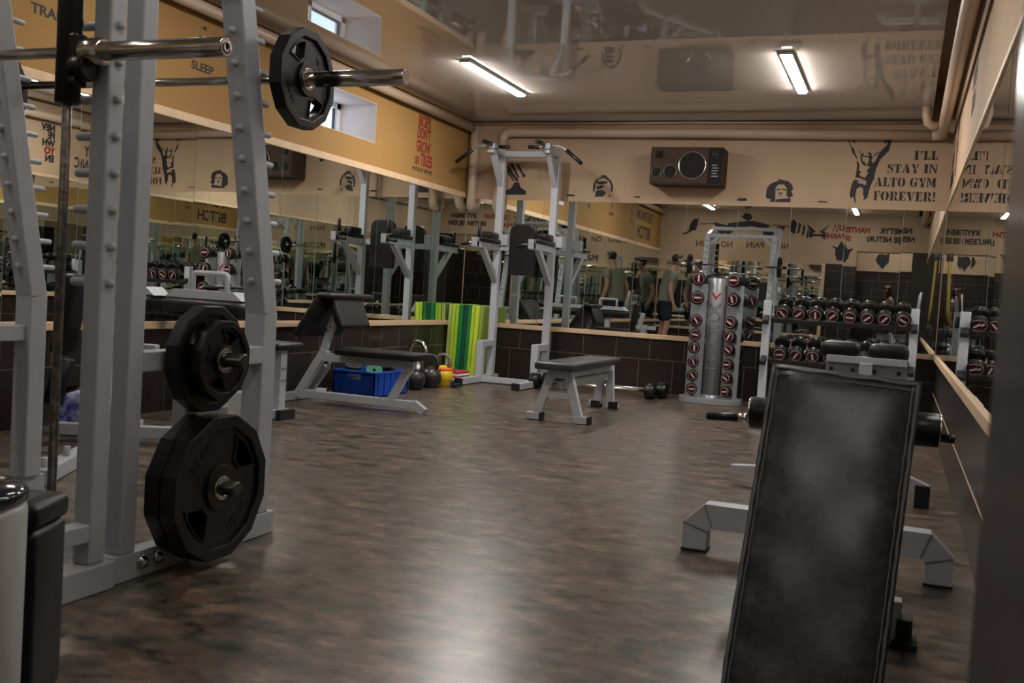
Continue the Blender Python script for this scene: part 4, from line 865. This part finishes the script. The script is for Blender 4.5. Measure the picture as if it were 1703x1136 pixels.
# bench with two hip pads behind it
hb = thing('hyperextension_bench', 'grey bench with two black hip pads on a bolted bracket, behind the incline bench', 'bench', (4.24, -4.2, 0))
def Hb(nm, b, m='steel', par=None): return b.build(nm, m, par or hb)
for x0, x1 in ((4.015, 4.195), (4.24, 4.425)): Hb('hip_pad', MB().box((x0, -4.66, .685), (x1, -4.36, .765), .03, 4), 'leather2')
br = Hb('bracket', MB().box((4.05, -4.665, .665), (4.42, -4.61, .70), .003)); Hb('bracket_web', MB().box((4.05, -4.64, .60), (4.42, -4.632, .668), .002), 'silver', br)
for x_ in (4.075, 4.175, 4.275, 4.385): Hb('bolt', MB().cyl((x_, -4.652, .632), (x_, -4.638, .632), .011, seg=6), 'cap', br)
Hb('post', MB().box((4.205, -4.68, .12), (4.265, -4.62, .67), .004)); Hb('spine', MB().box((4.205, -4.64, .06), (4.265, -3.2, .12), .004))
b = MB(); b.prism([(3.625,.066),(3.625,.098),(4.20,.14),(4.47,.14),(4.56,.105),(4.56,0),(4.50,0),(4.50,.06),(4.44,.085),(4.05,.085),(4.05,0),(4.0,0),(4.0,.08)], (0, -4.565, 0), (1,0,0), (0,0,1), .07); Hb('front_foot', b)
for x_, z_ in ((4.50, .108), (3.998, .02)): Hb('foot_cap', MB().box((x_-.003, -4.655, 0), (x_+.065, -4.633, z_), .003), 'cap')
Hb('rear_foot', MB().box((4.0, -3.24, .004), (4.47, -3.17, .064), .004)); Hb('calf_post', MB().beam((4.235, -3.6, .10), (4.235, -3.25, .36), .05, .05)); 
for x0, x1 in ((4.05, 4.19), (4.28, 4.42)): Hb('calf_roller', MB().cyl((x0, -3.24, .36), (x1, -3.24, .36), .05, bev=.008, seg=24), 'rubber')

# ------------------------------------------------------------------ machines behind the squat rack
rm = thing('row_bench', 'grey bench with a U-handle plate over a black pad, seen between the rack posts', 'gym machine', (.4, -4.5, 0))
def Rb(nm, b, m='steel', par=None): return b.build(nm, m, par or rm)
b = MB(); b.prism([(-.29,0),(.29,0),(.22,.052),(-.22,.052)], (.34, -4.52, .75), (1,0,0), (0,0,1), .16); hpz = Rb('top_plate', b)
for x_ in (.18,.30,.42,.50): Rb('bolt_hole', MB().cyl((x_, -4.58, .802), (x_, -4.58, .8035), .012, seg=14), 'cap', hpz)
Rb('handle', MB().tube([(.20,-4.60,.80),(.20,-4.60,.895),(.205,-4.60,.905),(.215,-4.60,.91),(.445,-4.60,.91),(.455,-4.60,.905),(.46,-4.60,.895),(.46,-4.60,.80)], .016, 12))
Rb('chest_pad', MB().box((.05, -4.72, .64), (.64, -4.50, .745), .035, 4), 'leather2'); Rb('post', MB().box((.30, -4.64, .06), (.37, -4.57, .66), .004)); Rb('post', MB().box((.13, -4.64, .06), (.24, -4.57, .30), .004))
Rb('base_beam', MB().box((.14, -4.31, .004), (.70, -4.24, .06), .004)); Rb('base_beam', MB().box((.30, -4.66, .004), (.37, -4.25, .06), .004)); Rb('end_cap', MB().box((.695, -4.36, 0), (.735, -4.19, .064), .004), 'cap'); Rb('foot', MB().box((.63, -4.355, .003), (.70, -4.195, .062), .004))
Rb('seat_post', MB().box((.605, -4.31, .06), (.685, -4.24, .445), .004))
for yq in (-4.292, -4.258):
    for zq in (.25, .325): Rb('bolt', MB().cyl((.684, yq, zq), (.692, yq, zq), .009, seg=6), 'silver')
Rb('seat', MB().box((.29, -4.42, .447), (.735, -4.12, .495), .018, 3), 'leather2')
b = MB(); b.prism([(0,-.06),(.12,-.06),(.17,.19),(.15,.20),(.10,.10),(0,.10)], (.50, -4.42, .08), (1,0,0), (0,0,1), .17); Rb('foot_plate', b, 'whitepl')
lm = thing('leg_curl_bench', 'grey floor-standing leg machine with black rollers, low behind the rack posts', 'gym machine', (.8, -6.0, 0))
def Lb(nm, b, m='steel', par=None): return b.build(nm, m, par or lm)
A0, A1 = Vector((1.165,-6.70,.035)), Vector((.42,-5.30,.035)); dv = (A1-A0).normalized(); nv = Vector((-dv.y, dv.x, 0))
Lb('base_beam', MB().beam(A0, A1, .07, .065)); 
for t in (.03, .32): 
    q = A0+dv*(.03+t); Lb('peg', MB().cyl(q+Vector((0,0,.03)), q+Vector((0,0,.075)), .014, bev=.003))
q = A0+dv*1.15; Lb('post', MB().beam(q+Vector((0,0,.03)), q+Vector((.0,.0,.50)), .06, .09, dv)); Lb('brace', MB().beam(q-dv*.45+Vector((0,0,.05)), q-dv*.05+Vector((0,0,.36)), .055, .055)); Lb('cross_foot', MB().beam(q-nv*.3-Vector((0,0,-.03)), q+nv*.3+Vector((0,0,.03)), .06, .06))
Lb('roller_bar', MB().cyl(q+Vector((-.22,-.18,.22)), q+Vector((.14,.02,.36)), .016), 'chrome')
Lb('leg_roller', MB().cyl(q+Vector((-.23,-.20,.16)), q+Vector((-.20,-.16,.40)), .05, bev=.01, seg=24), 'leather2'); Lb('knee_pad', MB().obox(q+Vector((-.19,-.15,.62)), (.09,.12,.42), Matrix.Rotation(.2,3,'Y'), .025, 3), 'leather2')
Lb('seat_bracket', MB().beam(q+Vector((-.1,-.05,.40)), q+Vector((-.02,.0,.68)), .05, .06)); Lb('seat_arm', MB().beam(q+Vector((-.12,-.02,.46)), q+Vector((.2,.05,.46)), .05, .06))
bag = MB().obox((.28,-5.62,.13), (.16,.16,.24), Matrix.Rotation(.4,3,'Z'), .05, 3); base_at(tag(bag.build('plastic_bag', 'bluewhite'), 'crumpled blue and white plastic bag on the floor behind the rack', 'bag'), (.28,-5.62,.01))
# strap in the far right corner
b = MB().tube([(4.622,-.05,1.43),(4.615,-.055,1.2),(4.607,-.055,1.0),(4.60,-.05,.88)], .009, 8); st = b.build('band', mat('dull_yellow_webbing', (.22,.15,.012), .7)); 
sth = thing('hanging_strap', 'yellow and black strap hanging in the far right corner', 'strap', (4.615,-.05,.86)); st.parent = sth; st.data.transform(Matrix.Translation((-4.615,.05,-.86)))
MB().tube([(4.628,-.04,1.44),(4.628,-.045,1.2),(4.622,-.045,1.0),(4.61,-.04,.86)], .008, 8).build('webbing', 'cap', sth); MB().obox((4.625,-.035,1.46), (.05,.04,.07), None, .012).build('buckle', 'cap', sth)
MB().tube([(4.606,-.05,.88),(4.59,-.05,.80),(4.61,-.05,.74),(4.625,-.05,.80),(4.612,-.05,.86)], .010, 8).build('grip_loop', 'rubber', sth)

# ------------------------------------------------------------------ people (they stand outside the frame and show only in the mirrors)
def skin_mesh(nodes, edges, sub=2):
    """limbs grown over a joint skeleton: nodes = [(x,y,z,rx,ry)]"""
    me = bpy.data.meshes.new('s'); me.from_pydata([n[:3] for n in nodes], edges, []); o = bpy.data.objects.new('s', me); COL.objects.link(o)
    o.modifiers.new('k', 'SKIN').use_smooth_shade = True; m = o.modifiers.new('u', 'SUBSURF'); m.levels = sub; m.render_levels = sub
    for i, n in enumerate(nodes): me.skin_vertices[0].data[i].radius = (n[3], n[4] if len(n) > 4 else n[3])
    me.skin_vertices[0].data[0].use_root = True
    r = bpy.data.meshes.new_from_object(o.evaluated_get(bpy.context.evaluated_depsgraph_get())); bpy.data.objects.remove(o); bpy.data.meshes.remove(me)
    for p in r.polygons: p.use_smooth = True
    return r
def person(loc, yaw_, k, label, shirt, shorts, long_hair=False, bend=.10):
    root = bpy.data.objects.new('person', None); COL.objects.link(root); root.location = loc; root.rotation_euler = (0,0,yaw_); root.scale = (k,k,k); tag(root, label, 'person'); root['_o'] = (0,0,0)
    f = lambda z: bend*max(0, (z-.95)/.75)**1.3
    N, E_ = [], []
    def add(x, y, z, rx, ry=None, par=None):
        N.append((x, y+f(z), z, rx, ry or rx)); 
        if par is not None: E_.append((par, len(N)-1))
        return len(N)-1
    pel = add(0,0,.95,.15,.11); ab = add(0,.0,1.12,.135,.10,pel); ch = add(0,.0,1.33,.16,.115,ab); nb = add(0,-.005,1.47,.075,.07,ch); nk = add(0,.015,1.535,.052,.055,nb)
    jaw = add(0,.05,1.60,.062,.072,nk); hd_ = add(0,.045,1.68,.077,.092,jaw); tp = add(0,.035,1.745,.058,.07,hd_)
    for s_ in (-1, 1):
        h = add(s_*.09,0,.87,.088,.095,pel); kn = add(s_*.105,.03,.50,.058,.062,h); cf = add(s_*.105,-.015,.36,.055,.060,kn); an = add(s_*.105,-.02,.10,.036,.042,cf); hl = add(s_*.105,-.03,.045,.036,.04,an); to = add(s_*.12,.13,.03,.038,.026,hl)
        sh = add(s_*.17,0,1.42,.068,.066,ch); el = add(s_*.255,-.03,1.15,.042,.044,sh); fo = add(s_*.265,.0,1.07,.042,.042,el); wr = add(s_*.275,.065,.92,.027,.031,fo); pa = add(s_*.275,.085,.86,.017,.036,wr); kx = add(s_*.273,.092,.825,.014,.036,pa)
        for q in range(4):
            yo = -.027+.018*q; a = add(s_*.270,.095+yo,.80,.0085,.0085,kx); b_ = add(s_*.262,.102+yo,.770+.004*abs(q-1.5),.008,.008,a); add(s_*.246,.104+yo,.748+.005*abs(q-1.5),.007,.007,b_)
        t1 = add(s_*.262,.128,.855,.010,.010,pa); add(s_*.255,.148,.825,.008,.008,t1)
    body = MB().mesh(skin_mesh(N, E_), Matrix()).build('body', 'skin', root, recalc=False)
    hy = .045+f(1.68)
    b = MB()
    for s_ in (-1, 1): b.lathe((s_*.030, hy+.078, 1.685), (0,1,0), [(0,.013),(.006,.010),(.009,0)], 10)
    b.build('eyes', 'ink', body)
    MB().lathe((0, hy+.078, 1.675), (0,1,-.6), [(0,.012),(.022,.013),(.032,.008),(.034,0)], 10).build('nose', 'skin', body)
    MB().obox((0, hy+.082, 1.615), (.045,.010,.010), None, .004).build('mouth', mat('lips', (.30,.10,.08), .5), body)
    for s_ in (-1, 1): MB().obox((s_*.082, hy-.01, 1.672), (.014,.034,.055), None, .006, 3).build('ear', 'skin', body)
    b = bmesh.new(); bmesh.ops.create_uvsphere(b, u_segments=24, v_segments=16, radius=1)
    for v in b.verts:
        x, y, z = v.co; fr = max(0, y); v.co = Vector((x*.084, y*.101-.012, z*(.076 if z > 0 else (.105 if y < .05 else .062))+.004+.055*fr*(z < .35)))
    if long_hair:
        for v in b.verts:
            if v.co.z < .0 and v.co.y < .02: v.co.z *= 3.2
    hb_ = MB(); hb_.merge(b, Matrix.Translation((0, hy-.008, 1.702)), smooth=True); hb_.build('hair', 'hair', body)
    # shirt and shorts follow the body
    N, E_ = [], []
    p0 = add(0,0,.80,.176,.150); pm = add(0,0,.95,.172,.142,p0); p1 = add(0,0,1.10,.165,.132,pm); p2 = add(0,0,1.33,.178,.132,p1); p3 = add(0,-.005,1.465,.098,.082,p2)
    for s_ in (-1, 1): a = add(s_*.175,0,1.415,.082,.08,p2); add(s_*.225,-.02,1.235,.066,.068,a)
    MB().mesh(skin_mesh(N, E_), Matrix()).build('t_shirt', shirt, root, recalc=False)
    N, E_ = [], []
    p0 = add(0,0,1.0,.155,.125)
    for s_ in (-1, 1): a = add(s_*.088,0,.84,.105,.112,p0); add(s_*.105,.02,.56,.088,.092,a)
    MB().mesh(skin_mesh(N, E_), Matrix()).build('shorts', shorts, root, recalc=False)
    for s_ in (-1, 1): MB().obox((s_*.112,.045,.045), (.085,.27,.085), None, .03, 4).build('shoe', 'whiteshoe', root)
    return root
person((.45, -7.85, 0), math.atan2(-.87, -.5), 1.0, 'man in an olive t-shirt and dark shorts walking, seen in the far mirror', 'shirt', 'navy', bend=.16)
person((4.12, -10.95, 0), PI/2, .86, 'person with long brown hair, face in profile, seen in the far mirror above the rack', mat('grey_top', (.10,.10,.11), .85), 'navy', True)
